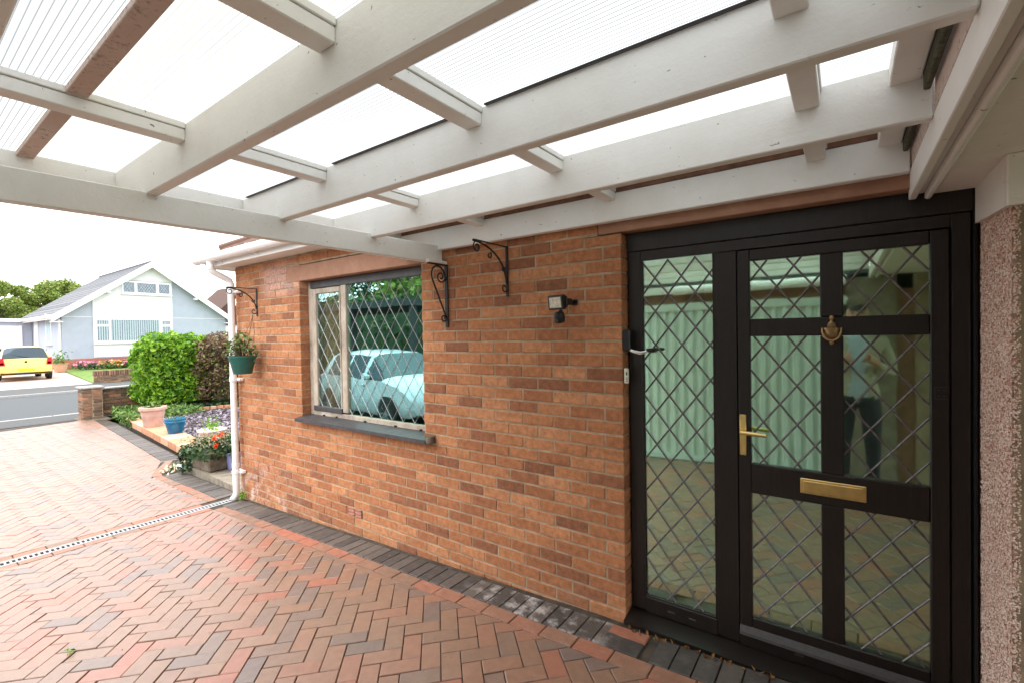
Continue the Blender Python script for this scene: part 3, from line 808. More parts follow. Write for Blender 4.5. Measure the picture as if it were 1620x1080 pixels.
door = bpy.data.objects.new('front_door', None); COL.objects.link(door); door.parent = house; door.location = (3, 0, 0)
door['label'] = 'dark woodgrain front door with six leaded panes'
DY = FY - .006
m = MB()
def bar(x0, z0, x1, z1, e=.0): m.box(x0, DY + e, z0, x1, DY + .045, z1, .004)
bar(-.427, .124, -.374, 2.003); bar(.281, .124, .339, 2.003)
bar(-.3735, 1.949, .2805, 2.003, .0006); bar(-.3735, 1.584, .2805, 1.667, .0006); bar(-.3735, .82, .2805, .964, .0006); bar(-.3735, .124, .2805, .2045, .0006)
for z0, z1 in ((1.6675, 1.9485), (.9645, 1.5835), (.205, .8195)): bar(-.089, z0, -.0035, z1, .0012)
m.build('leaf', 'upvc', door)
m = MB(); m.prism([(DY - .022, .118), (DY - .018, .130), (DY + .002, .158), (DY + .004, .118)], 'x', -.428, .340); m.build('weather_bar', 'upvc_grey', door)
for (x0, x1, z0, z1, nx, nz) in ((-.374, -.089, 1.667, 1.949, -.19, 1.910), (-.0035, .281, 1.667, 1.949, .159, 1.820), (-.374, -.089, .964, 1.584, -.251, 1.443), (-.0035, .281, .964, 1.584, .160, 1.452),
                               (-.374, -.089, .2045, .82, -.25, .702), (-.0035, .281, .2045, .82, .159, .705)):
    pane(x0, x1, z0, z1, DY + .018, 'door_glass', door); lattice(x0, x1, z0 + .001, z1 - .001, DY + .0175, nx, nz, .1395, .182, .0088, 'lead_dark', door)
m = MB(); m.box(-.169, DY - .006, .861, .074, DY - .0006, .931, .003); m.box(-.157, DY - .0095, .871, .062, DY - .0055, .921, .002)
m.build('letter_plate', 'brass', door)
m = MB(); m.box(-.422, DY - .007, 1.003, -.392, DY - .0006, 1.203, .003)
m.lathe([(.0085, 0), (.0085, .004)], 12, 0, Matrix.Translation((-.407, DY - .0065, 1.058)) @ Matrix.Rotation(PI / 2, 4, 'X'))
m.tube([(-.407, DY - .006, 1.122), (-.407, DY - .045, 1.122)], .010, 10)
m.tube([(-.410, DY - .045, 1.1225), (-.395, DY - .048, 1.122), (-.34, DY - .048, 1.119), (-.302, DY - .046, 1.117)], [.0105, .0105, .0095, .009], 10)
hd = m.build('door_handle', 'brass', door)
# door knocker: an urn on the middle rail
m = MB(); K = Matrix.Translation((-.046, DY - .016, 0))
m.lathe([(.003, 1.672), (.0075, 1.668), (.0085, 1.660), (.0055, 1.652), (.0055, 1.648), (.011, 1.642), (.012, 1.634), (.008, 1.628), (.010, 1.624), (.030, 1.617), (.031, 1.611), (.028, 1.604), (.028, 1.592), (.023, 1.577), (.015, 1.568), (.008, 1.565), (.008, 1.556), (.010, 1.553), (.004, 1.544)], 18, 0, K, 1, .55)
m.tube([(-.046 - .035, DY - .018, 1.617), (-.046 - .034, DY - .026, 1.600), (-.046 - .027, DY - .032, 1.578), (-.046 - .012, DY - .034, 1.5655), (-.046, DY - .034, 1.563), (-.046 + .012, DY - .034, 1.5655), (-.046 + .027, DY - .032, 1.578), (-.046 + .034, DY - .026, 1.600), (-.046 + .035, DY - .018, 1.617)], .0042, 8)
m.box(-.062, DY - .012, 1.60, -.030, DY - .0004, 1.64, .003)
m.build('door_knocker', 'old_brass', door)
m = MB()
for (x0, z0, x1, z1) in ((.294, 1.325, .296, 1.375), (.294, 1.325, .336, 1.327), (.294, 1.373, .336, 1.375)): m.box(x0, DY - .0012, z0, x1, DY - .0004, z1)
for (x_, z_) in ((.306, 1.338), (.322, 1.338), (.306, 1.362), (.322, 1.362)): m.box(x_ - .002, DY - .0012, z_ - .002, x_ + .002, DY - .0004, z_ + .002)
m.build('plate_mark', 'upvc_grey', door)
# curtain inside
cu = MB(); n = 40
V = []; F = []
for i in range(n + 1):
    x = -4.25 + .42 * i / n; y = .18 + .022 * math.sin(i * 1.35) + .008 * math.sin(i * .6)
    V += [(x, y, .75), (x, y, 2.15), (x, y + .004, .75), (x, y + .004, 2.15)]
for i in range(n): F += [(4 * i, 4 * i + 4, 4 * i + 5, 4 * i + 1), (4 * i + 2, 4 * i + 3, 4 * i + 7, 4 * i + 6)]
cu.add(V, F, 0, True); tag(cu.build('curtain', 'curtain'), 'brown curtain hanging inside the narrow left casement of the leaded window', 'curtain')

# ---------------------------------------------------------------- carport roof
cp_ = thing('carport', 'white timber beam carport roof with ribbed plastic sheets', 'carport', (-2.35, 0, 2.2))
def CO(mb, name, mat):
    o = mb.build(name, mat, cp_); o.location = (2.35, 0, -2.2); return o
T = .045
faces = [-.05, -.626, -1.191, -1.751, -2.311, -2.871, -3.43]
for i, yf in enumerate(faces):
    m = MB(); m.box(-2.738, yf, 2.222, .212, yf + T, 2.3965 if i else 2.372, .004); CO(m, 'beam', 'white_paint')
SK = Matrix(((1, 0, 0, 0), (0, 1, 0, 0), (0, .011, 1, 0), (0, 0, 0, 1)))
m = MB(); m.box(-2.40, -3.43, 2.131, -2.351, -.006, 2.253, .004, 0, SK); CO(m, 'header_beam', 'white_paint')
m = MB(); m.box(-2.765, -3.43, 2.22, -2.739, -.006, 2.3965, .003); CO(m, 'packing_board', 'white_paint')
for a, b in zip(faces, faces[1:]):
    for x0, x1 in ((-1.990, -1.925), (-1.076, -1.006), (-.131, -.060)):
        m = MB(); m.box(x0, b + T + .0005, 2.333, x1, a - .0005, 2.374, .003); m.box(x0 + .002, b + T + .001, 2.3755, x1 + .005, a - .001, 2.3965, .002); CO(m, 'noggin', 'white_paint')
    m = MB(); m.box(.112, b + T + .0005, 2.338, .186, a - .0005, 2.3965, .003); CO(m, 'noggin', 'white_paint')
    m = MB(); m.box(.189, b + T + .004, 2.30, .206, a - .004, 2.372, .004); CO(m, 'mossy_strip', 'moss')
    m = MB(); m.box(.215, b + T + .001, 2.24, .232, a - .001, 2.3962, .003); CO(m, 'end_board', 'mossy')
for x0, x1 in ((-2.736, -1.991), (-1.924, -1.077), (-1.005, -.132), (-.059, .137)):
    m = MB(); m.box(x0, -2.068, 2.376, x1, -2.016, 2.3962, .002); CO(m, 'batten', 'mossy')
    m = MB(); m.box(x0 + (.06 if x0 < -1.1 else .02), -1.207, 2.390, x1 - .004, -1.1925, 2.3962, .002); CO(m, 'glazing_bar', 'upvc_grey')
m = MB(); m.box(-2.736, -.0495, 2.3745, .2, -.006, 2.44, .003); CO(m, 'flashing_board', 'dirty_wood')
ys = [-.03, -1.131, -2.042, -3.02, -3.52]
for a, b in zip(ys, ys[1:]):
    m = MB(); m.box(-2.80, b + .002, 2.3985, .19, a - .002, 2.4085)
    CO(m, 'roof_sheet', 'sheet')
m = MB(); m.box(.214, -3.45, 2.13, .238, .045, 2.236, .003); m.box(.239, -3.45, 2.150, .262, .045, 2.2, .002); m.box(.263, -3.45, 2.124, .284, .050, 2.2, .006)
CO(m, 'edge_trim', 'white_paint_clean')
# iron stay under the beam's end is a thing of its own (below)

# ---------------------------------------------------------------- wing on the right
wing = thing('garage_wing', 'pebbledashed garage wing with white soffit right of the front door', 'building', (.45, -.37, 0))
def WO(mb, name, mat):
    o = mb.build(name, mat, wing); o.location = (-.45, .37, 0); return o
m = MB(); m.box(.430, -.33, -.1, .50, .10, 2.16); WO(m, 'side_wall', 'pebble_bed')
m = MB(); m.box(.434, -.342, -.1, 3.6, -.331, 2.16, .003); m.box(.51, -.329, -.1, 3.6, .5, 2.16); WO(m, 'front_wall', 'render_tan')
m = MB(); m.box(.286, -3.45, 2.147, 3.6, .066, 2.162); m.box(.286, .067, 2.166, 3.6, .5, 2.18); WO(m, 'soffit', 'soffit_paint')
m = MB(); m.box(.2845, -3.46, 2.2, 3.6, .5, 2.43); WO(m, 'roof', 'dark_roof')
m = MB(); m.prism([(.068, 2.010), (-.345, 1.988), (-.345, 2.146), (.068, 2.146)], 'x', .412, .4295); m.box(.412, -.366, 1.987, 3.6, -.346, 2.146, .003); WO(m, 'edge_board', 'soffit_paint')
n = 15000                                    # loose stones of the dash: real stones, one part
yy = rng.uniform(-.336, .075, n); zz = rng.uniform(-.05, 2.03, n); xx = np.full(n, .4285) + rng.uniform(-.0015, .001, n)
cor = rng.random(n) < .09; xx[cor] = rng.uniform(.43, .446, cor.sum()); yy[cor] = -.341
s3 = rng.uniform(.0026, .0056, (n, 3)); s3[~cor, 0] *= .55
octv = np.array([(1, 0, 0), (-1, 0, 0), (0, 1, 0), (0, -1, 0), (0, 0, 1), (0, 0, -1)], float); octf = np.array([(0, 2, 4), (2, 1, 4), (1, 3, 4), (3, 0, 4), (2, 0, 5), (1, 2, 5), (3, 1, 5), (0, 3, 5)])
def rocks(name, c, s3, mat, parent, rot=True):
    n = len(c); A = rng.normal(size=(n, 3, 3)); Q = np.linalg.qr(A)[0] if rot else np.tile(np.eye(3), (n, 1, 1))
    V = np.einsum('nij,nkj->nki', Q, octv[None] * s3[:, None, :]) + c[:, None, :]
    F = (octf[None] + (np.arange(n) * 6)[:, None, None]).reshape(-1, 3)
    o = raw(name, V.reshape(-1, 3), F, mat, parent, False); o['kind'] = 'stuff'; return o
o = rocks('dash_stones', np.stack([xx, yy, zz], 1), s3, 'pebble', wing, False); o.location = (-.45, .37, 0)

# ---------------------------------------------------------------- fittings on the wall
def spiral(c, r0_, r1_, a0, a1, n=18):   # in the y-z plane: returns (y,z)
    return [(c[0] + (r0_ + (r1_ - r0_) * i / n) * math.cos(a0 + (a1 - a0) * i / n), c[1] + (r0_ + (r1_ - r0_) * i / n) * math.sin(a0 + (a1 - a0) * i / n)) for i in range(n + 1)]
def bracket(x, zt, arm, drop, label):
    t = thing('iron_bracket', label, 'bracket', (x, 0, zt), 'wrought iron scroll brackets on the brick wall')
    b = MB(); b.box(-.009, -.010, -drop, .009, -.002, .004, .001)
    for q in (-.03, -drop + .03): b.lathe([(.006, 0), (.004, .004)], 8, 0, Matrix.Translation((0, -.009, q)) @ Matrix.Rotation(PI / 2, 4, 'X'))
    b.build('back_bar', 'iron', t)
    b = MB(); b.box(-.007, -arm, -.004, .007, -.0105, .003, .001); b.build('arm', 'iron', t)
    b = MB(); pts = []
    for i in range(17):
        an = PI / 2 * i / 16; pts.append((0, -arm + (arm - .014) * math.sin(an), -.006 - drop * .72 * (1 - math.cos(an))))
    b.tube(pts, .0062, 6); b.build('brace', 'iron', t)
    for (c, r_, a0, a1) in (((-arm + .034, -.04), .034, PI * .6, PI * 2.9), ((-arm * .55, -.075), .022, PI * .35, -PI * 1.5), ((-.045, -drop * .45), .02, PI * .2, -PI * 1.5), ((-.036, -drop * .83), .03, PI * 1.9, PI * .1)):
        b = MB(); b.tube([(0, y, z) for y, z in spiral(c, r_, r_ * .35, a0, a1)], .0048, 6); b.build('scroll', 'iron', t)
    return t
bracket(-5.095, 2.142, .305, .29, 'black scroll bracket near the house corner carrying the green hanging pot')
bracket(-1.777, 2.178, .34, .32, 'black scroll bracket above the brickwork nearest the front door with nothing hung')
t = thing('iron_bracket', 'black heart-scroll bracket under the end of the white carport beam', 'bracket', (-2.317, 0, 2.112), 'wrought iron scroll brackets on the brick wall')
b = MB(); b.box(-.014, -.011, -.44, .014, -.002, .0, .001); b.build('back_bar', 'iron', t)
b = MB(); b.box(-.012, -.185, -.004, .012, -.011, .004, .001); b.build('arm', 'iron', t)
b = MB(); pts = [(-.012, -.375), (-.05, -.30), (-.10, -.20), (-.142, -.115), (-.152, -.085), (-.150, -.055), (-.138, -.030), (-.115, -.014), (-.09, -.010), (-.062, -.018), (-.038, -.040), (-.022, -.075), (-.016, -.11)]
b.tube([(0, *p) for p in pts], .0062, 6); b.build('brace', 'iron', t)
b = MB(); b.tube([(0, *p) for p in spiral((-.062, -.085), .044, .012, -.1, -PI * 2.6)], .0055, 6); b.build('scroll', 'iron', t)
b = MB(); b.tube([(0, *p) for p in spiral((-.040, -.375), .028, .01, .0, -PI * 2.2)], .0055, 6); b.build('scroll', 'iron', t)
m = MB(); m.box(-.018, -.19, .005, .018, -.011, .027, .002); m.build('packer', 'white_paint', t)

hb = thing('hanging_pot', 'green plastic hanging pot with a woody succulent against the brick wall', 'hanging pot', (-5.095, -.165, 1.255))
m = MB(); m.lathe([(.085, 0), (.088, .004), (.108, .09), (.128, .165), (.134, .168), (.134, .186), (.127, .186), (.122, .17), (.12, .165)], 28, 0, None, 1.05, .98); m.build('pot', 'green_pot', hb)
m = MB(); m.lathe([(.002, .166), (.12, .166)], 24, 0, None, 1, .95); m.build('soil', 'soil', hb)
m = MB()
for p in ((-.12, .03), (.12, .03), (.0, -.125)): m.tube([(p[0], p[1], .18), (p[0] * .45, .09 + p[1] * .4, .42), (0, .112, .58)], .0022, 5)
m.tube([(0, .112, .58), (.0, .115, .61)], .004, 5); m.build('hanger', 'black_plastic', hb)
m = MB(); lp = []
for q in range(19):
    a = random.uniform(0, 2 * PI); tx, ty = math.cos(a) * random.uniform(.05, .17), math.sin(a) * random.uniform(.04, .14) - .02; hz = random.uniform(.2, .38)
    m.tube([(tx * .2, ty * .2, .16), (tx * .6, ty * .6, .16 + (hz - .16) * .6), (tx, ty, hz)], [.006, .005, .004], 6)
    for _ in range(9): lp.append((tx + random.gauss(0, .022), ty + random.gauss(0, .022), hz + random.gauss(0, .018)))
m.build('stems', 'bark', hb); leaves('foliage', lp, .05, 'leaf_succ', hb, np.array([0, 0, .6]), .6, .8)

fl_ = thing('floodlight', 'small black LED floodlight with motion sensor fixed to the bricks', 'floodlight', (-1.30, 0, 1.795))
R = Matrix.Translation((-.048, -.105, -.002)) @ Matrix.Rotation(math.radians(-14), 4, 'Z') @ Matrix.Rotation(math.radians(6), 4, 'X')
m = MB(); m.box(-.062, -.018, -.042, .062, .012, .042, .006, 0, R)
for q in range(7): m.box(-.05 + q * .0165, .012, -.032, -.046 + q * .0165, .028, .032, 0, 0, R)
m.build('housing', 'black_plastic', fl_)
m = MB(); m.box(-.056, -.021, -.037, .056, -.0178, -.03, .001, 0, R); m.box(-.056, -.021, .03, .056, -.0178, .037, .001, 0, R); m.box(-.056, -.021, -.0298, -.046, -.0178, .0298, .001, 0, R); m.box(.046, -.021, -.0298, .056, -.0178, .0298, .001, 0, R); m.build('bezel', 'upvc_grey', fl_)
m = MB(); m.box(-.0455, -.0195, -.0295, .0455, -.0181, .0295, 0, 0, R); m.build('lens', 'led', fl_)
m = MB(); m.box(-.016, -.008, -.016, .03, -.001, .016, .002); m.tube([(.012, -.006, .004), (.012, -.05, .004), (-.002, -.085, .004)], .008, 8); m.box(.014, -.115, -.02, .02, -.05, .02, .002); m.build('bracket', 'black_plastic', fl_)
m = MB(); R2 = Matrix.Translation((-.035, -.105, -.09)) @ Matrix.Rotation(math.radians(-10), 4, 'Z') @ Matrix.Rotation(math.radians(14), 4, 'X')
m.tube([(-.035, -.095, -.045), (-.032, -.09, -.07)], .011, 8); m.lathe([(.012, .034), (.026, .03), (.031, .012), (.031, -.012), (.026, -.028), (.01, -.034)], 16, 0, R2, 1, 1); m.build('sensor', 'black_plastic', fl_)
m = MB(); m.box(-.016, -.034, -.022, .012, -.028, -.006, .003, 0, R2); m.build('sensor_window', 'upvc_grey', fl_)

m = MB(); m.box(-1.0, -.004, 1.513, -.955, .068, 1.628, .006); tag(m.build('key_box', 'black_plastic'), 'small black box fixed in the door reveal above the catch', 'box')
ct = thing('door_catch', 'silver hook catch sticking out beside the leaded side pane', 'catch', (-.96, .03, 1.51))
m = MB(); m.tube([(-.012, -.012, .012), (.02, -.03, .002), (.06, -.034, -.008), (.088, -.03, -.004), (.10, -.02, .008)], [.009, .008, .009, .009, .006], 8, True, 0, None, .6); m.build('hook', 'steel', ct)
m = MB(); m.box(.092, -.028, .0, .142, .036, .016, .004); m.build('stop', 'iron', ct)
db_ = thing('bell_push', 'cream bell push with a dark button in the door reveal', 'door bell', (-.98, .035, 1.375))
m = MB(); m.box(-.0125, -.035, -.042, .012, -.02, .042, .004); m.build('body', 'cream', db_)
m = MB(); m.box(.000, -.0375, .004, .007, -.0345, .022, .001); m.build('button', 'black_plastic', db_)
for q in range(3):
    m = MB(); m.box(-.002, -.0365, -.03 + q * .009, .009, -.0346, -.026 + q * .009); m.build('name_slot', 'upvc_grey', db_)
m = MB(); m.box(XC - .10, .03, 1.985, XC - .002, .12, 2.075, .01); tag(m.build('alarm_box', 'cream'), 'small cream box on the house corner behind the white downpipe', 'alarm box')

# ---------------------------------------------------------------- front garden left of the house
gs = struct('garden_step')
for q in range(9):
    x0 = -8.45 - q * .49; y = .44 + q * .046
    m = MB(); m.box(-.24, -.16, -.13, .24, .22, .0, .008, 0); o = m.build('tile', 'terracotta', gs); o.location = (x0 - .24, y + .17, -.095 + random.uniform(-.003, .003)); o.rotation_euler = (0, 0, -.092)
m = MB(); m.prism([(-12.9, .84), (-8.42, .45), (-7.6, .55), (-5.62, .55), (-5.62, 3.3), (-12.6, 3.3), (-13.6, 1.2)], 'z', -.3, -.125); tag(m.build('garden_bed', 'soil'), kind='structure')
m = MB(); m.prism([(-7.38, .10), (-5.6, .035), (-5.6, .66), (-7.38, .66)], 'z', -.3, -.118); tag(m.build('path', 'concrete'), kind='structure')
n = 5200
c = np.stack([rng.uniform(-13.2, -5.7, n), rng.uniform(.66, 3.0, n), np.full(n, -.118) + rng.uniform(0, .012, n)], 1)
keep = (c[:, 1] > .60 + (-8.4 - c[:, 0]) * .093 + .22) & (c[:, 0] > -13.2 + (c[:, 1] - .9) * .35)
c = c[keep]; s3 = rng.uniform(.4, 1.2, (len(c), 3)) * np.array([.038, .028, .008])
V = octv[None] * s3[:, None, :]
an = rng.uniform(0, 2 * PI, len(c)); tl = rng.normal(0, .35, (len(c), 2))
V2 = V.copy(); V2[..., 0] = V[..., 0] * np.cos(an)[:, None] - V[..., 1] * np.sin(an)[:, None]; V2[..., 1] = V[..., 0] * np.sin(an)[:, None] + V[..., 1] * np.cos(an)[:, None]
V2[..., 2] += V2[..., 0] * tl[:, :1] + V2[..., 1] * tl[:, 1:]; V2 += c[:, None, :]
o = raw('slate_chippings', V2.reshape(-1, 3), (octf[None] + (np.arange(len(c)) * 6)[:, None, None]).reshape(-1, 3), 'slate'); tag(o, kind='stuff')
m = MB()
for q in range(14):
    a = Vector((-13.42 + q * .05, 1.2 + q * .14, 0)); m.box(-.03, -.065, -.15, .03, .065, -.06, .006, 0, Matrix.Translation(a) @ Matrix.Rotation(-.35, 4, 'Z'))
tag(m.build('bed_edging', 'terracotta'), 'row of terracotta edging along the back of the slate bed', 'edging')

def potplant(name, label, loc, prof, mat, n, spread, h, size, lm, sx=1., sy=1., ribs=0):
    t = thing(name, label, 'flower pot', loc)
    m = MB(); m.lathe(prof, 32, 0, None, sx, sy); m.build('pot', mat, t)
    top = prof[-1][1]; rr_ = prof[-1][0]
    m = MB(); m.lathe([(.002, top - .012), (rr_ * .98, top - .012)], 24, 0, None, sx, sy); m.build('soil', 'soil', t)
    p = np.stack([rng.normal(0, spread * .5, n) * sx, rng.normal(0, spread * .5, n) * sy, top - .02 + np.abs(rng.normal(0, h * .5, n))], 1)
    leaves('foliage', p, size, lm, t, np.array([0, 0, .3]), .4); return t
potplant('flower_pot', 'large pink terracotta pot with a thick rolled rim on the garden step', (-11.27, .86, -.095), [(0.1482, 0.0), (0.156, 0.0049), (0.1833, 0.195), (0.1856, 0.1999), (0.1856, 0.2096), (0.2044, 0.3218), (0.2278, 0.3266), (0.2317, 0.351), (0.2278, 0.3823), (0.2184, 0.388), (0.2044, 0.388), (0.195, 0.3608)], 'pink_pot', 120, .12, .13, .09, 'leaf_weed')
potplant('flower_pot', 'bright blue glazed pot with a banded rim next to the pink pot', (-10.07, .845, -.095), [(0.108, 0.0), (0.12, 0.0038), (0.14, 0.1152), (0.1424, 0.12), (0.152, 0.192), (0.1696, 0.1968), (0.172, 0.216), (0.164, 0.2304), (0.172, 0.2496), (0.1696, 0.264), (0.156, 0.264), (0.148, 0.24)], 'blue_glaze', 50, .11, .05, .05, 'leaf_weed')
potplant('flower_pot', 'low pale stone pot standing on the slate chippings', (-9.1, 1.08, -.11), [(.13, 0), (.15, .004), (.2, .1), (.225, .12), (.228, .14), (.21, .145), (.2, .12)], 'white_pot', 90, .12, .22, .07, 'leaf_bright')
potplant('flower_pot', 'lilac pot half hidden behind the downpipe by the planter', (-6.66, .40, -.118), [(.075, 0), (.08, .003), (.105, .2), (.12, .205), (.122, .23), (.112, .232), (.105, .215)], 'violet_pot', 60, .1, .1, .06, 'leaf_dark')
tr = thing('stone_planter', 'old stone trough spilling ivy and dried heather beside the downpipe', 'planter', (-7.0, .30, -.118))
m = MB(); m.box(-.22, -.20, 0, .30, .3, .27, .02); 
m.v = [(x * (1 + .12 * (z / .27)) , y * (1 + .1 * (z / .27)), z) for x, y, z in m.v]; m.build('trough', 'old_concrete', tr)
n = 2200; p = np.stack([rng.uniform(-.33, .38, n), rng.uniform(-.30, .34, n), rng.uniform(.16, .40, n)], 1)
ed = np.maximum(np.abs(p[:, 0]) / .3, np.abs(p[:, 1]) / .32); p = p[(ed > .62) | (p[:, 2] > .3)]; p = p[p[:, 2] < .5 - .25 * np.clip(np.hypot(p[:, 0], p[:, 1]) / .35, 0, 1) + .06]
leaves('foliage', p, .055, 'leaf_dark', tr, np.array([0, -.4, .5]), .8)
n = 900; p = np.stack([rng.normal(.02, .17, n), rng.normal(0, .15, n), .35 + np.abs(rng.normal(0, .045, n))], 1); leaves('dried_heads', p, .035, 'heath', tr, np.array([0, 0, .5]), .5)
n = 260; p = np.stack([rng.normal(-.28, .06, n), rng.normal(-.18, .08, n), rng.uniform(-.05, .3, n)], 1); p = p[(p[:, 0] < -.2) | (p[:, 2] > .15)]; leaves('trailing_ivy', p, .06, 'leaf_dark', tr, np.array([-.4, -.5, .2]), .8)
rf = thing('red_begonia', 'orange red flowers poking out beside the downpipe above the planter', 'flowers', (-6.60, .26, .14))
n = 70; leaves('foliage', np.stack([rng.normal(0, .07, n), rng.normal(0, .07, n), rng.uniform(-.05, .2, n)], 1), .06, 'leaf_dark', rf, np.array([0, 0, .4]), .7)
p = []
for q in ((-.05, -.1, .20), (-.01, -.1, .10), (.03, -.05, .24)): p += [(q[0] + random.gauss(0, .014), q[1] + random.gauss(0, .014), q[2] + random.gauss(0, .014)) for _ in range(12)]
leaves('blooms', p, .045, 'petal_red', rf, np.array([0, -.5, .4]), .9)
n = 60; c = np.stack([-7.62 + rng.normal(0, .13, n), .02 + rng.normal(0, .085, n), np.zeros(n)], 1); c[:, 1] += (-7.55 - c[:, 0]) * .35
s3 = rng.uniform(.014, .034, (n, 3)); c[:, 2] = -.19 + s3[:, 2] * .6 + .02 * np.exp(-((c[:, 0] + 7.6) ** 2 + c[:, 1] ** 2) / .02)
tag(rocks('pebbles', c, s3, 'stone', None), kind='stuff')
m = MB(); m.box(-.07, -.035, 0, .07, .035, .018, .006, 0, Matrix.Rotation(.35, 4, 'Y') @ Matrix.Rotation(.5, 4, 'Z')); o = m.build('slate_offcut', 'bluestone'); o.location = (-7.46, .06, -.15); tag(o, 'flat blue grey stone leaning on the pale pebbles by the planter', 'stone')
n = 1700; p = np.stack([rng.uniform(-14.3, -12.3, n), rng.uniform(.72, 2.2, n), rng.uniform(-.2, .04, n)], 1); p = p[p[:, 1] > .74 + (-12.6 - p[:, 0]) * .10]
tag(leaves('weeds', p, .14, 'leaf_weed', None, np.array([.3, -.3, .6]), .35), kind='stuff')
n = 700; p = np.stack([rng.uniform(-13.6, -12.3, n), rng.uniform(1.9, 3.8, n), rng.uniform(-.16, -.02, n)], 1); p = p[p[:, 0] < -13.25 + (p[:, 1] - 1.9) * .33]
tag(leaves('undergrowth', p, .12, 'leaf_dark', None, np.array([0, 0, .8]), .4), kind='stuff')
o = leaves('weeds', np.stack([rng.normal(-5.42, .03, 26), rng.normal(-.06, .02, 26), rng.uniform(-.15, -.08, 26)], 1), .045, 'leaf_bright', None, np.array([0, 0, .5])); tag(o, kind='stuff')
o = leaves('weeds', np.stack([rng.normal(-3.47, .02, 12), rng.normal(-1.83, .012, 12), rng.uniform(-.088, -.078, 12)], 1), .022, 'leaf_bright', None, np.array([0, 0, .5])); tag(o, kind='stuff')

# brick pier and low wall
def brick_boxes(mb, x0, y0, z0, x1, y1, z1, face, n=None):
    """courses of real bricks on a wall face; face 'x' shows +x, 'y' shows -y"""
    r_ = 0; z = z0
    while z < z1 - .03:
        h = min(.066, z1 - z)
        if face == 'x':
            y = y0 - (.11 if r_ % 2 else 0)
            while y < y1:
                a, b = max(y, y0), min(y + .215, y1)
                if b - a > .03: mb.box(x1 - .1, a, z, x1 + random.uniform(-.004, .006), b, z + h, .005)
                y += .225
        else:
            x = x0 - (.11 if r_ % 2 else 0)
            while x < x1:
                a, b = max(x, x0), min(x + .215, x1)
                if b - a > .03: mb.box(a, y0 + random.uniform(-.006, .004), z, b, y0 + .1, z + h, .005)
                x += .225
        z += .076; r_ += 1
pw = thing('garden_wall', 'low weathered brick garden wall with a square end pier beside the road', 'wall', (-14.5, .6, -.2))
def PO(mb, name, mat):
    o = mb.build(name, mat, pw); o.location = (14.5, -.6, .2); return o
pr = MB()
z = -.2; q = 0
while z < .5:
    for sidex in range(2):
        a = -14.68 + sidex * .2125
        pr.box(a, .412 + random.uniform(-.004, .004), z, a + .205, .51, z + .066, .006)
        b = .412 + sidex * .18
        pr.box(-14.36, b + (.02 if q % 2 else 0), z, -14.263 + random.uniform(-.004, .004), b + .165, z + .066, .006)
    z += .0765; q += 1
PO(pr, 'pier_bricks', 'wall_brick')
m = MB(); m.box(-14.67, .42, -.25, -14.275, .77, .51); m.box(-14.95, .9, -.25, -14.78, 6, .43); PO(m, 'mortar', 'mortar')
m = MB(); m.box(-14.72, .375, .52, -14.235, .81, .565, .01); PO(m, 'pier_cap', 'kerb')
m = MB(); brick_boxes(m, -14.97, .79, -.22, -14.76, 3.4, .44, 'x'); PO(m, 'wall_bricks', 'wall_brick')
m = MB(); m.box(-15.0, .815, .445, -14.72, 6, .485, .008); PO(m, 'coping', 'kerb')
m = MB(); m.box(-14.9, .35, -.26, -14.1, .9, -.19, .03); PO(m, 'footing', 'old_concrete')

def hedge(label, x0, x1, y0, y1, z0, z1, n, size, lm, seed=0):
    t = thing('hedge', label, 'hedge', ((x0 + x1) / 2, (y0 + y1) / 2, z0))
    cx, cy_ = (x0 + x1) / 2, (y0 + y1) / 2; hx, hy, hz = (x1 - x0) / 2, (y1 - y0) / 2, (z1 - z0)
    m = MB(); k = .78
    m.box(-hx * k, -hy * k, .05, hx * k, hy * k, hz * .86, .1); m.build('core', 'leaf_dark', t)
    d = rng.uniform(-1, 1, size=(n, 3)); ax = rng.choice(3, n, p=[.42, .3, .28]); sg_ = rng.choice([-1., 1.], n); sg_[(ax == 0) & (rng.random(n) < .7)] = 1; sg_[ax == 2] = 1
    sg_[(ax == 1) & (rng.random(n) < .6)] = -1
    d[np.arange(n), ax] = sg_
    r_ = rng.uniform(.78, 1.08, n) + .09 * np.sin(d[:, 1] * 9 + d[:, 0] * 5) * np.cos(d[:, 2] * 7 + d[:, 1] * 3)
    cr = np.sort(np.abs(d), axis=1); rn = d * (1 - .24 * (np.clip(cr[:, 1] - .55, 0, 1) / .45) ** 2)[:, None]
    p = np.stack([rn[:, 0] * r_ * hx, rn[:, 1] * r_ * hy, hz * .5 + rn[:, 2] * np.where(rn[:, 2] > 0, r_, 1) * hz * .5], 1)
    p = p[p[:, 2] > .02]
    o = leaves('foliage', p, size, lm, t, (p - np.array([0, 0, hz * .5])) / np.array([hx, hy, hz * .5]) * .7, .55, .9); o['kind'] = 'stuff'
    m = MB()
    for q in range(14):
        yq = random.uniform(-hy * .9, hy * .9); m.tube([(hx * .55 + random.gauss(0, .05), yq, -.05), (hx * .6, yq + random.gauss(0, .08), .5)], .014, 5)
    m.build('stems', 'bark', t)
    return t
hedge('bright green laurel hedge with glossy leaves beside the brick pier', -14.75, -13.55, 1.42, 2.85, -.12, 1.68, 8500, .12, 'leaf_bright')
hedge('coppery brown beech hedge behind the bright green laurel', -14.3, -13.1, 2.5, 5.0, -.12, 1.68, 11000, .085, 'leaf_beech')

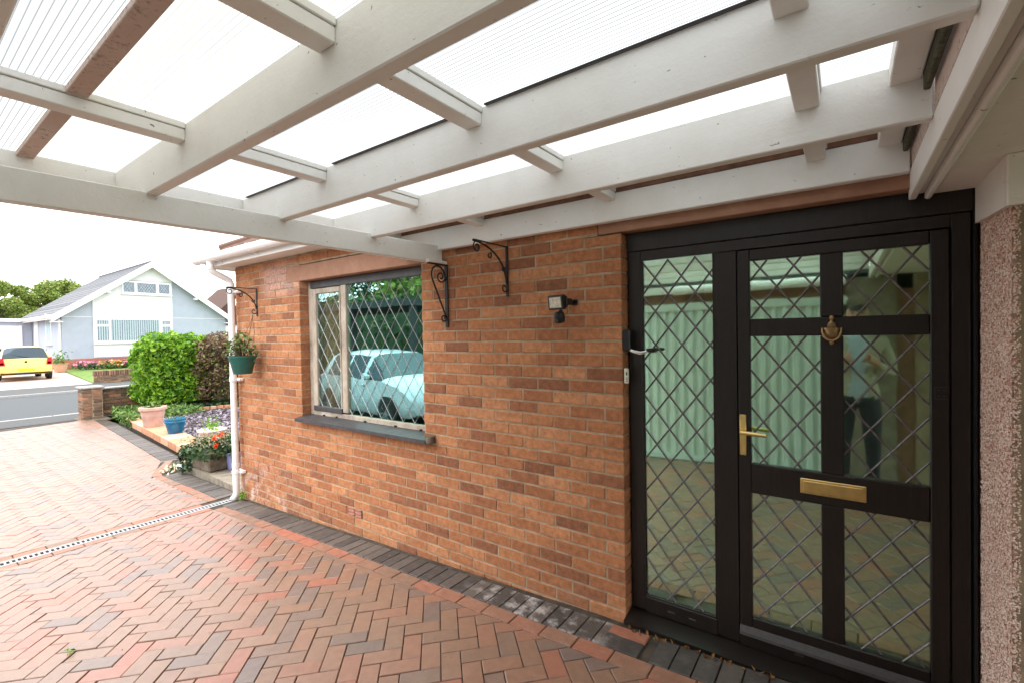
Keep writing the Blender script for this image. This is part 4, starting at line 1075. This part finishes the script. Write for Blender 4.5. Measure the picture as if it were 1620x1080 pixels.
# ---------------------------------------------------------------- bungalow across the road
bung = thing('bungalow', 'pale blue rendered bungalow with white gable panel across the road', 'house', (-36.8, 8.4, 0))
BX = -36.8
def BO(mb, name, mat, parent=None):
    o = mb.build(name, mat, parent or bung)
    if parent is None: o.location = (36.8, -8.4, 0)
    return o
YL, YR, ZE, YA, ZA = 4.12, 12.86, 3.32, 8.41, 6.55
BL_ = -47.6
def roofz(y): return ZA - abs(y - YA) * (ZA - ZE) / (YA - YL)
gable = [(YL, .6), (YR, .6), (YR, ZE), (YA, ZA), (YL, ZE)]
m = MB(); m.prism(gable, 'x', BX - .25, BX); m.box(BL_, YL, .6, BX - .251, YL + .25, ZE); m.box(BL_, YR - .25, .6, BX - .251, YR, ZE); m.prism(gable, 'x', BL_, BL_ + .2); BO(m, 'wall', 'render_blue')
m = MB(); m.box(BL_, YL - .004, -.1, BX + .01, YR + .004, .599); BO(m, 'plinth', 'plinth_brick')
m = MB(); m.prism([(5.49, .66), (9.57, .66), (9.57, roofz(9.57) - .06), (YA, ZA - .06), (5.49, roofz(5.49) - .06)], 'x', BX + .001, BX + .05); BO(m, 'gable_panel', 'render_white')
m = MB(); m.box(BX + .001, YL, 3.055, BX + .012, 5.488, 3.085); m.box(BX + .001, 9.572, 3.055, BX + .012, YR, 3.085); BO(m, 'band', 'render_white')
m = MB(); m.box(BX + .05, 6.85, 4.50, BX + .075, 9.57, 4.545); m.box(BX + .05, 7.2, 5.40, BX + .06, 9.5, 5.43); BO(m, 'panel_joint', 'kerb')
# roof slopes with slate courses
th = math.atan2(ZA - ZE, YA - YL); LS = math.hypot(ZA - ZE, YA - YL) + .62
for sgn, nm in ((-1, 'roof_slope'), (1, 'roof_slope')):
    m = MB(); nrow = 16
    for q in range(nrow):
        s0 = LS * q / nrow; s1 = LS * (q + 1) / nrow + .03
        ya, yb = YA + sgn * math.cos(th) * s0, YA + sgn * math.cos(th) * s1; za_, zb_ = ZA + .12 - math.sin(th) * s0, ZA + .12 - math.sin(th) * s1
        V = [(BX + .42, ya, za_ + .0), (BL_ - .3, ya, za_), (BL_ - .3, yb, zb_ + .025), (BX + .42, yb, zb_ + .025), (BX + .42, ya, za_ - .06), (BL_ - .3, ya, za_ - .06), (BL_ - .3, yb, zb_ - .04), (BX + .42, yb, zb_ - .04)]
        m.add(V, [(0, 1, 2, 3), (4, 7, 6, 5), (3, 2, 6, 7), (0, 3, 7, 4), (1, 5, 6, 2)])
    BO(m, nm, 'slate_roof')
    m = MB(); yo, zo = YA + sgn * math.cos(th) * (LS + .02), ZA + .12 - math.sin(th) * (LS + .02)
    m.prism([(YA + sgn * .0, ZA + .15), (yo, zo + .04), (yo, zo - .33), (YA, ZA - .24)], 'x', BX + .42, BX + .47); BO(m, 'barge_board', 'white_plastic')
    m = MB(); m.prism([(YA, ZA + .03), (yo, zo - .07), (yo, zo - .14), (YA, ZA - .03)], 'x', BX + .055, BX + .419); BO(m, 'verge_soffit', 'render_white')
    m = MB(); m.box(BX + .05, yo - (.0 if sgn < 0 else .5), zo - .33, BX + .46, yo + (.5 if sgn < 0 else 0), zo - .27); BO(m, 'eaves_box', 'render_white')
    m = MB(); m.tube([(BL_, yo - sgn * -.03, zo - .0), (BX + .4, yo - sgn * -.03, zo - .0)], .075, 8); m.box(BL_, yo - sgn * .09, zo - .15, BX + .4, yo - sgn * .05, zo + .02); BO(m, 'gutter', 'white_plastic')
m = MB(); m.tube([(BL_ - .3, YA, ZA + .12), (BX + .42, YA, ZA + .12)], .1, 8); BO(m, 'ridge', 'slate_roof')
m = MB(); m.tube([(BX - 1.0, 3.62, 3.18), (BX - .5, 3.85, 2.98), (BX - .12, YL - .06, 2.9), (BX - .12, YL - .06, .05)], .05, 8); BO(m, 'downpipe', 'white_plastic')
for y_ in (6.2, 10.9): 
    m = MB(); m.box(BX + .05, y_ - .09, roofz(y_) - .36, BX + .4, y_ + .09, roofz(y_) - .2); BO(m, 'purlin_end', 'render_white')
def far_window(cells_, y0, y1, z0, z1, blind):
    w = bpy.data.objects.new('window', None); COL.objects.link(w); w.parent = bung; w.location = (36.8, -8.4, 0)
    X = BX + .051
    m = MB(); m.box(X, y0, z0, X + .05, y1, z0 + .07); m.box(X, y0, z1 - .07, X + .05, y1, z1); ys_ = sorted({c[0] for c in cells_} | {c[1] for c in cells_})
    edges = [y0] + ys_ + [y1]
    m.box(X, y0 - .03, z0 - .06, X + .12, y1 + .03, z0 - .001)
    gaps = [(y0, ys_[0])] + [(ys_[i], ys_[i + 1]) for i in range(1, len(ys_) - 1, 2)] + [(ys_[-1], y1)]
    for a, b in gaps: m.box(X, a, z0 + .071, X + .05, b, z1 - .071)
    cols = {}
    for c in cells_: cols.setdefault((c[0], c[1]), []).append(c)
    for (a, b), cc in cols.items():
        zs = sorted((c[2], c[3]) for c in cc)
        for (p, q), (r_, s_) in zip(zs, zs[1:]): m.box(X, a + .001, q, X + .05, b - .001, r_)
        if zs[0][0] > z0 + .075: m.box(X, a + .001, z0 + .071, X + .05, b - .001, zs[0][0])
        if zs[-1][1] < z1 - .075: m.box(X, a + .001, zs[-1][1], X + .05, b - .001, z1 - .071)
    m.build('frame', 'white_plastic', w)
    for c in cells_:
        m = MB(); m.box(X + .02, c[0], c[2], X + .026, c[1], c[3]); m.build('pane', 'far_glass', w)
    m = MB(); m.box(X + .001, y0 + .02, z0 + .02, X + .002, y1 - .02, z1 - .02); m.build('backing', 'dark_roof', w)
    if blind:
        m = MB(); y = y0 + .1
        while y < y1 - .1:
            m.box(X + .004, y, z0 + .07, X + .012, y + random.uniform(.045, .07), z1 - .07); y += .115
        m.build('vertical_blind', 'blind', w)
    else:
        m = MB()
        for c in cells_:
            nn = 5
            for q in range(-6, 12):
                for s_ in (1, -1):
                    yy0 = c[0] + q * .14; pts = [(yy0, c[2]), (yy0 + s_ * (c[3] - c[2]) * .6, c[3])]
                    if c[0] <= min(p[0] for p in pts) and max(p[0] for p in pts) <= c[1]: m.tube([(X + .03, *pts[0]), (X + .03, *pts[1])], .008, 4)
        if m.v: m.build('lead_lattice', 'lead', w)
far_window([(5.66, 6.21, 2.62, 2.87), (5.66, 6.21, 1.64, 2.50), (6.31, 8.79, 1.62, 2.92), (8.95, 9.42, 2.62, 2.87), (8.95, 9.42, 1.64, 2.50)], 5.54, 9.54, 1.50, 3.0, True)
far_window([(6.98, 7.54, 4.66, 5.28), (7.68, 8.68, 4.66, 5.28), (8.83, 9.42, 4.66, 5.28)], 6.90, 9.53, 4.56, 5.37, False)
# left flank: window and door
m = MB(); m.box(-40.75, YL - .04, 1.5, -39.3, YL - .001, 3.0); m.box(-40.85, YL - .1, 1.42, -39.2, YL - .001, 1.499); m.build('side_window', 'white_plastic', bung).location = (36.8, -8.4, 0)
m = MB(); m.box(-40.6, YL - .05, 1.62, -40.06, YL - .041, 2.9); m.box(-39.98, YL - .05, 1.62, -39.44, YL - .041, 2.9); m.build('side_pane', 'far_glass', bung).location = (36.8, -8.4, 0)
m = MB(); m.box(-44.2, YL - .05, .1, -43.1, YL - .006, 3.0); m.build('side_door', 'white_plastic', bung).location = (36.8, -8.4, 0)
# flat-roofed garage beside it
gar = thing('flat_garage', 'white flat roofed garage left of the blue bungalow', 'garage', (-45, 2.5, 0))
def GO(mb, name, mat):
    o = mb.build(name, mat, gar); o.location = (45, -2.5, 0); return o
m = MB(); m.box(-51, -1.4, -.1, -45, 4.1, 2.98); GO(m, 'wall', 'render_blue')
m = MB(); m.box(-51.2, -1.6, 2.99, -44.75, 4.15, 3.2); GO(m, 'fascia', 'white_plastic')
m = MB(); m.box(-51.2, -1.6, 3.201, -44.74, 4.15, 3.24); GO(m, 'roof', 'dark_roof')
m = MB(); m.box(-44.999, -1.0, 0, -44.94, 3.48, 2.72)
for q in range(22): m.box(-44.94, -1.0 + q * .203, .05, -44.93, -1.0 + q * .203 + .18, 2.7)
GO(m, 'garage_door', 'white_plastic')
m = MB(); m.box(-44.999, 3.481, 0, -44.92, 3.62, 2.75); GO(m, 'door_post', 'white_plastic')
# low wall with soldier course, bed of flowers, pot
lw_ = thing('low_wall', 'low brick front wall topped with upright bricks across the road', 'wall', (-25.9, 3.1, -.15))
m = MB(); m.box(-.1, .02, 0, .08, 12, .30); o = m.build('mortar', 'mortar', lw_)
m = MB(); brick_boxes(m, -.11, 0, 0, .1, 8, .30, 'x'); m.build('wall_bricks', 'wall_brick', lw_)
m = MB(); y = 0
while y < 8: m.box(-.11, y, .305, .11, y + .066, .52, .008); y += .082
m.build('soldier_bricks', 'wall_brick', lw_)
fb = []
for nm, lab, x, y, n, h, lm, pm in (('flower_clump', 'pink flowering clump by the bungalow corner', -35.6, 5.0, 160, .5, 'leaf_dark', 'petal_pink'), ('flower_clump', 'orange and yellow flowers below the bungalow window', -35.4, 6.1, 170, .5, 'leaf_weed', 'petal_warm'),
                                    ('flower_clump', 'leafy green clump with few blooms under the bungalow window', -35.3, 7.3, 220, .65, 'leaf_weed', 'petal_warm'), ('flower_clump', 'yellow green bushy clump nearest the laurel hedge across the road', -35.2, 8.8, 240, .8, 'leaf_bright', 'petal_warm'), ('flower_clump', 'mixed pink clump between green plants against the red plinth', -35.5, 6.7, 140, .5, 'leaf_dark', 'petal_pink')):
    t = thing(nm, lab, 'flowers', (x, y, 0), 'flower bed along the bungalow')
    leaves('foliage', np.stack([rng.normal(0, .35, n), rng.normal(0, .38, n), rng.uniform(0, h * .85, n)], 1), .22, lm, t, np.array([.4, 0, .5]))
    leaves('blooms', np.stack([rng.normal(.05, .33, n // 2), rng.normal(0, .35, n // 2), rng.uniform(h * .45, h, n // 2)], 1), .13, pm, t, np.array([.6, 0, .5]), .9)
potplant('flower_pot', 'small terracotta pot with a leafy plant at the blue bungalow corner', (-34.6, 3.62, 0), [(.22, 0), (.23, .01), (.30, .4), (.33, .41), (.33, .46), (.29, .46)], 'terracotta', 130, .4, .5, .2, 'leaf_weed')
fh = thing('far_house', 'brown tiled house roof showing beyond the bungalow gable', 'house', (-62, 24, 0))
m = MB(); m.prism([(-4, 3.2), (4.5, 3.2), (4.5, 3.4), (.6, 8.0), (.2, 8.0), (-4.4, 3.4)], 'x', -4, 4); m.build('roof', 'brown_tile', fh)
m = MB(); m.box(-3.8, -3.8, -.4, 3.8, 4.2, 3.2); m.build('wall', 'render_white', fh)

def tree(label, loc, h, r_, n, size, lm, name='leafy_tree', clumps=26, group='trees beyond the roofs'):
    t = thing(name, label, 'tree', loc, group)
    m = MB(); m.tube([(0, 0, -.3), (.1, .05, h * .25), (.0, .1, h * .55), (.1, 0, h * .8)], [h * .035, h * .028, h * .018, h * .006], 8)
    pts = []; 
    for q in range(clumps):
        a = random.uniform(0, 2 * PI); e = random.uniform(-.35, 1.0); rad = r_ * random.uniform(.45, .95) * math.cos(e * 1.2)
        c = Vector((math.cos(a) * rad, math.sin(a) * rad, h * .62 + math.sin(e * 1.35) * h * .33))
        m.tube([(0, .05, h * random.uniform(.25, .5)), c * .6 + Vector((0, 0, h * .18)), c], [h * .012, h * .008, h * .003], 5)
        k_ = n // clumps; rs = r_ * random.uniform(.22, .38); d = rng.normal(size=(k_, 3)); d /= np.linalg.norm(d, axis=1)[:, None]
        pts.append(np.array(c) + d * (rs * rng.uniform(.35, 1.05, k_) ** .6)[:, None] * np.array([1, 1, .75]))
    m.build('trunk', 'bark', t); p = np.concatenate(pts)
    o = leaves('crown', p, size, lm, t, np.array([0, 0, .5]), .6); return t
tree('broad olive green tree behind the flat garage roof', (-64, 4.2, 0), 7.4, 3.2, 12000, .26, 'leaf_tree')
tree('olive tree with yellowing top behind the bungalow roof slope', (-66, 9.2, 0), 7.9, 3.2, 12000, .26, 'leaf_tree')
tree('olive green tree between the two above the flat garage', (-66.5, 1.6, 0), 7.3, 3.0, 11000, .26, 'leaf_tree')
tree('olive tree leftmost of those behind the garage', (-65, -1.2, 0), 7.0, 3.4, 10000, .26, 'leaf_tree')

# ---------------------------------------------------------------- cars
def make_car(label, loc, rz, paint, k=(1, 1, 1), rear=False):
    t = thing('parked_car', label, 'car', loc, None, rz)
    ST = [(0, .36, .56, .60, .62, .70, .62), (.045, .30, .70, .74, .74, .785, .68), (.10, .26, .92, .95, .77, .80, .675), (.34, .24, .95, 1.36, .79, .815, .585), (.44, .23, .95, 1.435, .79, .82, .57), (.56, .22, .95, 1.455, .79, .82, .575),
          (1.34, .2, .94, 1.485, .79, .82, .585), (1.42, .2, .94, 1.485, .79, .82, .585), (2.02, .2, .93, 1.45, .79, .82, .57), (2.12, .2, .93, 1.425, .79, .82, .565), (2.74, .2, .92, .985, .79, .82, .70), (3.2, .22, .82, .88, .76, .79, .66), (3.44, .24, .66, .72, .72, .74, .60), (3.56, .30, .50, .54, .62, .64, .5)]
    def ring(s_):
        x, zb, zs, zr, wb, ws, wr = s_; d = zr - zs
        h = [(0, zb), (wb * .92, zb), (ws * .985, zb + .1), (ws, (zb + zs) * .52), (ws * .985, zs), (wr + .02, zr - min(.07, d * .3)), (wr * .82, zr - .004), (wr * .4, zr + .012), (0, zr + .016)]
        return [(x * k[0], -p[0] * k[1], p[1] * k[2]) for p in h] + [(x * k[0], p[0] * k[1], p[1] * k[2]) for p in reversed(h[1:-1])]
    R_ = [ring(s_) for s_ in ST]; n = 16
    V = [p for r_ in R_ for p in r_]
    body, side, ws_, rw = [], [], [], []
    for i in range(len(ST) - 1):
        for j in range(n):
            f = (i * n + j, i * n + (j + 1) % n, (i + 1) * n + (j + 1) % n, (i + 1) * n + j)
            jj = j if j < 8 else 15 - j                    # band index counted from the sill
            if jj == 4 and i in (5, 7): side.append(f)
            elif jj == 4 and i == 9: side.append(f)
            elif jj >= 5 and i in (2, 3): rw.append(f)
            elif jj >= 5 and i == 9: ws_.append(f)
            else: body.append(f)
    body.append(tuple(range(n))); body.append(tuple(reversed(range((len(ST) - 1) * n, len(ST) * n))))
    for nm, fs, mt in (('body', body, paint), ('side_window', side, 'car_glass'), ('rear_window', rw, 'car_glass'), ('windscreen', ws_, 'car_glass')):
        m = MB(); m.add(V, fs, 0, True); o = m.build(nm, mt, t)
        import bmesh
        bm = bmesh.new(); bm.from_mesh(o.data); bmesh.ops.delete(bm, geom=[v for v in bm.verts if not v.link_faces], context='VERTS'); bm.to_mesh(o.data); bm.free()
    for wx in (.60, 2.92):
        for sg in (-1, 1):
            cx, cyy = wx * k[0], sg * .742 * k[1]
            a = MB(); A = Matrix.Translation((cx, sg * .735 * k[1], .30)) @ Matrix.Rotation(-sg * PI / 2, 4, 'X')
            a.lathe([(.345, .0), (.345, .092), (.29, .094)], 28, 0, A); a.build('wheel_arch', 'black_plastic', t)
            w = MB(); Wm = Matrix.Translation((cx, sg * .66 * k[1], .29)) @ Matrix.Rotation(-sg * PI / 2, 4, 'X')
            w.lathe([(.19, .0), (.27, .0), (.29, .03), (.29, .16), (.275, .185), (.2, .19)], 28, 0, Wm); wo = w.build('wheel', 'tyre', t)
            w = MB(); w.lathe([(.2, .182), (.2, .192), (.185, .182)], 24, 0, Wm)
            for q in range(8): w.box(-.022, .03, .175, .022, .19, .190, .004, 0, Wm @ Matrix.Rotation(q * PI / 4, 4, 'Z'))
            w.lathe([(.05, .17), (.045, .196)], 14, 0, Wm); w.build('rim', 'alloy', wo)
    for sg in (-1, 1):
        m = MB(); m.tube([(2.3 * k[0], sg * .80 * k[1], .98 * k[2]), (2.28 * k[0], sg * .93 * k[1], 1.0 * k[2])], [.05, .075], 8); m.build('mirror', paint, t)
        m = MB(); m.prism([(sg * .60 * k[1], .66 * k[2]), (sg * .775 * k[1], .66 * k[2]), (sg * .775 * k[1], .80 * k[2]), (sg * .77 * k[1], .98 * k[2]), (sg * .655 * k[1], .98 * k[2]), (sg * .62 * k[1], .8 * k[2])], 'x', -.012, .16 * k[0]); m.build('tail_lamp', 'lamp_red', t)
        m = MB(); m.box(-.012, sg * .64 * k[1], .685 * k[2], .0, sg * .745 * k[1], .79 * k[2], .004); m.build('reverse_lamp', 'lamp_clear', t)
        m = MB(); m.lathe([(.005, -.09), (.05, -.07), (.075, 0), (.05, .07), (.005, .09)], 14, 0, Matrix.Translation((3.24 * k[0], sg * .655 * k[1], .715 * k[2])) @ Matrix.Rotation(-sg * .75, 4, 'Z') @ Matrix.Rotation(.35, 4, 'Y') @ Matrix.Rotation(PI / 2, 4, 'X') @ Matrix.Scale(2.3, 4, (1, 0, 0))); m.build('headlamp', 'car_glass', t)
        m = MB(); m.box(2.0 * k[0], sg * .818 * k[1], .80 * k[2], 2.2 * k[0] - .05, sg * .842 * k[1], .825 * k[2], .005); m.build('door_pull', paint, t)
        m = MB(); m.tube([(1.385 * k[0], sg * .824 * k[1], .93 * k[2]), (1.385 * k[0], sg * .830 * k[1], .5 * k[2]), (1.36 * k[0], sg * .815 * k[1], .3 * k[2])], .006, 5); m.build('door_gap', 'black_plastic', t)
    m = MB(); m.box(-.02, -.26, .40 * k[2], .012, .26, .51 * k[2], .004); m.build('number_plate', 'plate_yellow', t)
    m = MB(); m.box(3.5 * k[0], -.42 * k[1], .36, 3.575 * k[0], .42 * k[1], .46, .01); m.build('grille', 'black_plastic', t)
    m = MB(); m.box(-.006, -.74 * k[1], .27, .06, .74 * k[1], .345, .01); m.build('bumper_strip', 'black_plastic', t)
    m = MB(); m.lathe([(.05, 0), (.045, .012)], 14, 0, Matrix.Translation((.045, 0, .80 * k[2])) @ Matrix.Rotation(-PI / 2, 4, 'Y')); m.build('badge', 'black_plastic', t)
    m = MB(); m.tube([(.085, -.1, 1.0 * k[2]), (.15, .2, 1.06 * k[2]), (.20, .42, 1.12 * k[2])], .008, 5); m.build('wiper', 'black_plastic', t)
    return t
# (rear axle faces the camera when rz turns the nose away)
make_car('small yellow hatchback parked tail first on the drive across the road', (-30.0, 1.70, -.065), PI, 'yellow_paint', (1, 1.08, 1.02))
make_car('silver car parked in front of the far garage behind the yellow hatchback', (-36.2, .9, .0), PI, 'silver_paint', (1.1, 1.1, 1.06))
make_car('white hatchback seen only as a reflection in the leaded window', (-10.25, -4.55, zg(-9)), math.radians(9), 'white_car', (1.1, 1.06, 1.0))

# ---------------------------------------------------------------- what the glass reflects: behind the camera
ng = thing('ribbed_garage', 'white garage with a ribbed up and over door reflected in the front door glass', 'garage', (-1.0, -3.6, 0))
def NO(mb, name, mat):
    o = mb.build(name, mat, ng); o.location = (1.0, 3.6, 0); return o
m = MB(); x = -2.30
pts = []
while x < .0:
    pts += [(x, 0), (x + .045, 0), (x + .06, -.03), (x + .1, -.03)]; x += .115
V = [(p[0], -3.50 + p[1], -.03) for p in pts] + [(p[0], -3.50 + p[1], 1.866) for p in pts]; nn = len(pts)
m.add(V, [(i, i + 1, i + 1 + nn, i + nn) for i in range(nn - 1)]); NO(m, 'ribbed_door', 'garage_white')
m = MB(); m.box(-2.42, -3.56, 1.867, .02, -3.485, 1.96, .004); m.box(-2.42, -3.56, -.1, .02, -3.49, .02); NO(m, 'door_rail', 'garage_white')
m = MB(); m.box(-2.42, -3.60, 1.962, .02, -3.52, 2.085); NO(m, 'lintel', 'dirty_wood')
m = MB(); m.tube([(-1.78, -3.43, 2.12), (.02, -3.43, 2.12)], .05, 10); m.box(-2.42, -3.5, 2.088, .02, -3.47, 2.18, .004); NO(m, 'gutter', 'white_plastic')
m = MB(); m.box(.022, -3.62, -.1, .43, -3.46, 2.14); m.box(-2.75, -3.62, -.1, -2.421, -3.46, 2.14); NO(m, 'pier', 'concrete')
m = MB(); m.box(.432, -3.6, -.1, .57, -3.47, 2.0); NO(m, 'post', 'dirty_wood')
m = MB(); m.box(.572, -3.62, -.1, 2.5, -3.46, 2.14); m.box(-2.75, -8, -.1, -2.65, -3.63, 2.14); m.box(-2.64, -8, -.1, 2.5, -7.9, 2.14); m.box(2.4, -7.89, -.1, 2.5, -3.63, 2.14); NO(m, 'wall', 'render_tan')
m = MB(); m.box(-2.9, -8.1, 2.19, 2.6, -3.535, 2.26); NO(m, 'roof', 'dark_roof')

nc = thing('dark_carport', 'dark flat roofed open carport behind the white hatchback', 'carport', (-11.5, -7, -.2))
m = MB(); m.box(-4, -1.4, 2.62, 2.2, 1.2, 2.82); m.build('roof', 'dark_roof', nc)
for x_, y_ in ((2.05, 1.05), (-3.8, 1.05), (2.05, -1.25), (-3.8, -1.25)):
    m = MB(); m.box(x_ - .07, y_ - .07, -.2, x_ + .07, y_ + .07, 2.62); m.build('post', 'dark_roof', nc)
hedge('tall green hedge behind the white hatchback and dark carport', -34, -9, -12.4, -10.4, -.3, 3.3, 15000, .30, 'leaf_mix')
tree('tall green garden tree behind the dark carport', (-18, -16, -.3), 8.5, 3.6, 3200, .4, 'leaf_tree', group='trees behind the camera')
tree('leafy tree furthest along the hedge behind the carport', (-25, -19, -.3), 8.8, 4.0, 3200, .4, 'leaf_mix', group='trees behind the camera')
tree('dark green tree nearest the hatchback', (-13.5, -15, -.3), 7.5, 3.2, 3200, .4, 'leaf_dark', group='trees behind the camera')

# the photographer, seen in the right-hand panes
def person():
    t = thing('person', 'dark haired person in pale blue shirt and beige jacket reflected in the door', 'person', (.10, -2.86, zg(.1)))
    J_ = {'pel': (0, 0, .96, .15), 'wai': (0, .01, 1.12, .135), 'che': (0, 0, 1.33, .16), 'nec0': (0, 0, 1.50, .075), 'nec': (0, .01, 1.57, .055), 'hd0': (0, .02, 1.65, .085), 'hd1': (0, .025, 1.73, .10), 'hd2': (0, .015, 1.80, .07)}
    E_ = [('pel', 'wai'), ('wai', 'che'), ('che', 'nec0'), ('nec0', 'nec'), ('nec', 'hd0'), ('hd0', 'hd1'), ('hd1', 'hd2')]
    for s_, q in ((-1, 'l'), (1, 'r')):
        J_.update({q + 'hip': (s_ * .095, 0, .90, .105), q + 'kne': (s_ * .11, .02, .50, .065), q + 'ank': (s_ * .12, -.02, .09, .045), q + 'toe': (s_ * .14, .16, .04, .035),
                   q + 'sho': (s_ * .19, -.01, 1.43, .075), q + 'elb': (s_ * .25, .02, 1.15, .05), q + 'wri': (s_ * .13, .24, 1.26, .033), q + 'pal': (s_ * .09, .30, 1.30, .036)})
        E_ += [('pel', q + 'hip'), (q + 'hip', q + 'kne'), (q + 'kne', q + 'ank'), (q + 'ank', q + 'toe'), ('che', q + 'sho'), (q + 'sho', q + 'elb'), (q + 'elb', q + 'wri'), (q + 'wri', q + 'pal')]
        for fi in range(5):
            a = (s_ * (.085 - .012 * fi), .325, 1.33 - .016 * fi, .010); b = (s_ * (.055 - .012 * fi), .345 - .004 * abs(fi - 1), 1.34 - .018 * fi, .0085)
            if fi == 4: a = (s_ * .075, .285, 1.335, .011); b = (s_ * .05, .30, 1.365, .009)
            J_[q + 'f%d' % fi] = a; J_[q + 'g%d' % fi] = b; E_ += [(q + 'pal', q + 'f%d' % fi), (q + 'f%d' % fi, q + 'g%d' % fi)]
    nm = list(J_); me = bpy.data.meshes.new('body'); me.from_pydata([J_[k_][:3] for k_ in nm], [(nm.index(a), nm.index(b)) for a, b in E_], [])
    o = link('body', me)
    md = o.modifiers.new('Skin', 'SKIN')
    for i, k_ in enumerate(nm):
        sv_ = me.skin_vertices[0].data[i]; sv_.radius = (J_[k_][3], J_[k_][3]); sv_.use_root = (k_ == 'pel')
    ss = o.modifiers.new('Sub', 'SUBSURF'); ss.levels = 2; ss.render_levels = 2
    dg = bpy.context.evaluated_depsgraph_get(); nme = bpy.data.meshes.new_from_object(o.evaluated_get(dg))
    bpy.data.objects.remove(o)
    for mt in ('skin', 'jacket', 'trousers', 'hair', 'tyre', 'shirt'): nme.materials.append(M[mt])
    for p in nme.polygons:
        c = p.center; p.use_smooth = True
        hand = c.y > .235 and c.z > 1.2
        if c.z > 1.74 or (c.z > 1.60 and c.y < -.005): p.material_index = 3
        elif c.z > 1.525 or hand: p.material_index = 0
        elif c.z < .09: p.material_index = 4
        elif c.z < .93: p.material_index = 2
        elif abs(c.x) < .07 and c.y > .05: p.material_index = 5
        else: p.material_index = 1
    link('body', nme, t)
    m = MB(); m.box(-.02, .115, 1.655, .0, .135, 1.69, .004); 
    m.lathe([(.003, -.03), (.013, -.01), (.016, .0), (.006, .03)], 10, 0, Matrix.Translation((0, .115, 1.69)), 1, 1.2); m.build('nose', 'skin', t)
    for s_ in (-1, 1):
        m = MB(); m.lathe([(.003, -.01), (.011, 0), (.003, .01)], 10, 0, Matrix.Translation((s_ * .036, .098, 1.715)), 1.2, .8); m.build('eye', 'trousers', t)
        m = MB(); m.lathe([(.004, -.03), (.014, 0), (.012, .02), (.003, .03)], 10, 0, Matrix.Translation((s_ * .095, .01, 1.69)), .5, 1.2); m.build('ear', 'skin', t)
    m = MB(); m.box(-.028, .098, 1.636, .028, .108, 1.646, .004); m.build('mouth', 'lamp_red', t)
person()

# dry leaves caught under the sill
p = np.stack([rng.uniform(-.98, .1, 60), rng.uniform(-.085, -.045, 60), np.zeros(60)], 1); p[:, 2] = [zg(a) + .006 for a in p[:, 0]]
M['dry_leaf'] = leafmat('dry_leaf', [(0, (.10, .045, .015)), (.6, (.28, .12, .03)), (1, (.5, .3, .12))])
tag(leaves('dry_leaves', p, .03, 'dry_leaf', None, np.array([0, 0, .6])), kind='stuff')

c = np.stack([rng.uniform(-5.2, 1.2, 420), rng.uniform(-2.6, -.06, 420), np.zeros(420)], 1); c[:, 2] = [zg(a) + .001 for a in c[:, 0]]
s3 = rng.uniform(.0012, .0042, (420, 3)); s3[:, 2] *= .5
M['grit'] = ramped('grit', [(0, (.05, .035, .02)), (.6, (.16, .11, .06)), (1, (.55, .5, .42))])
tag(rocks('grit', c, s3, 'grit', None), kind='stuff')
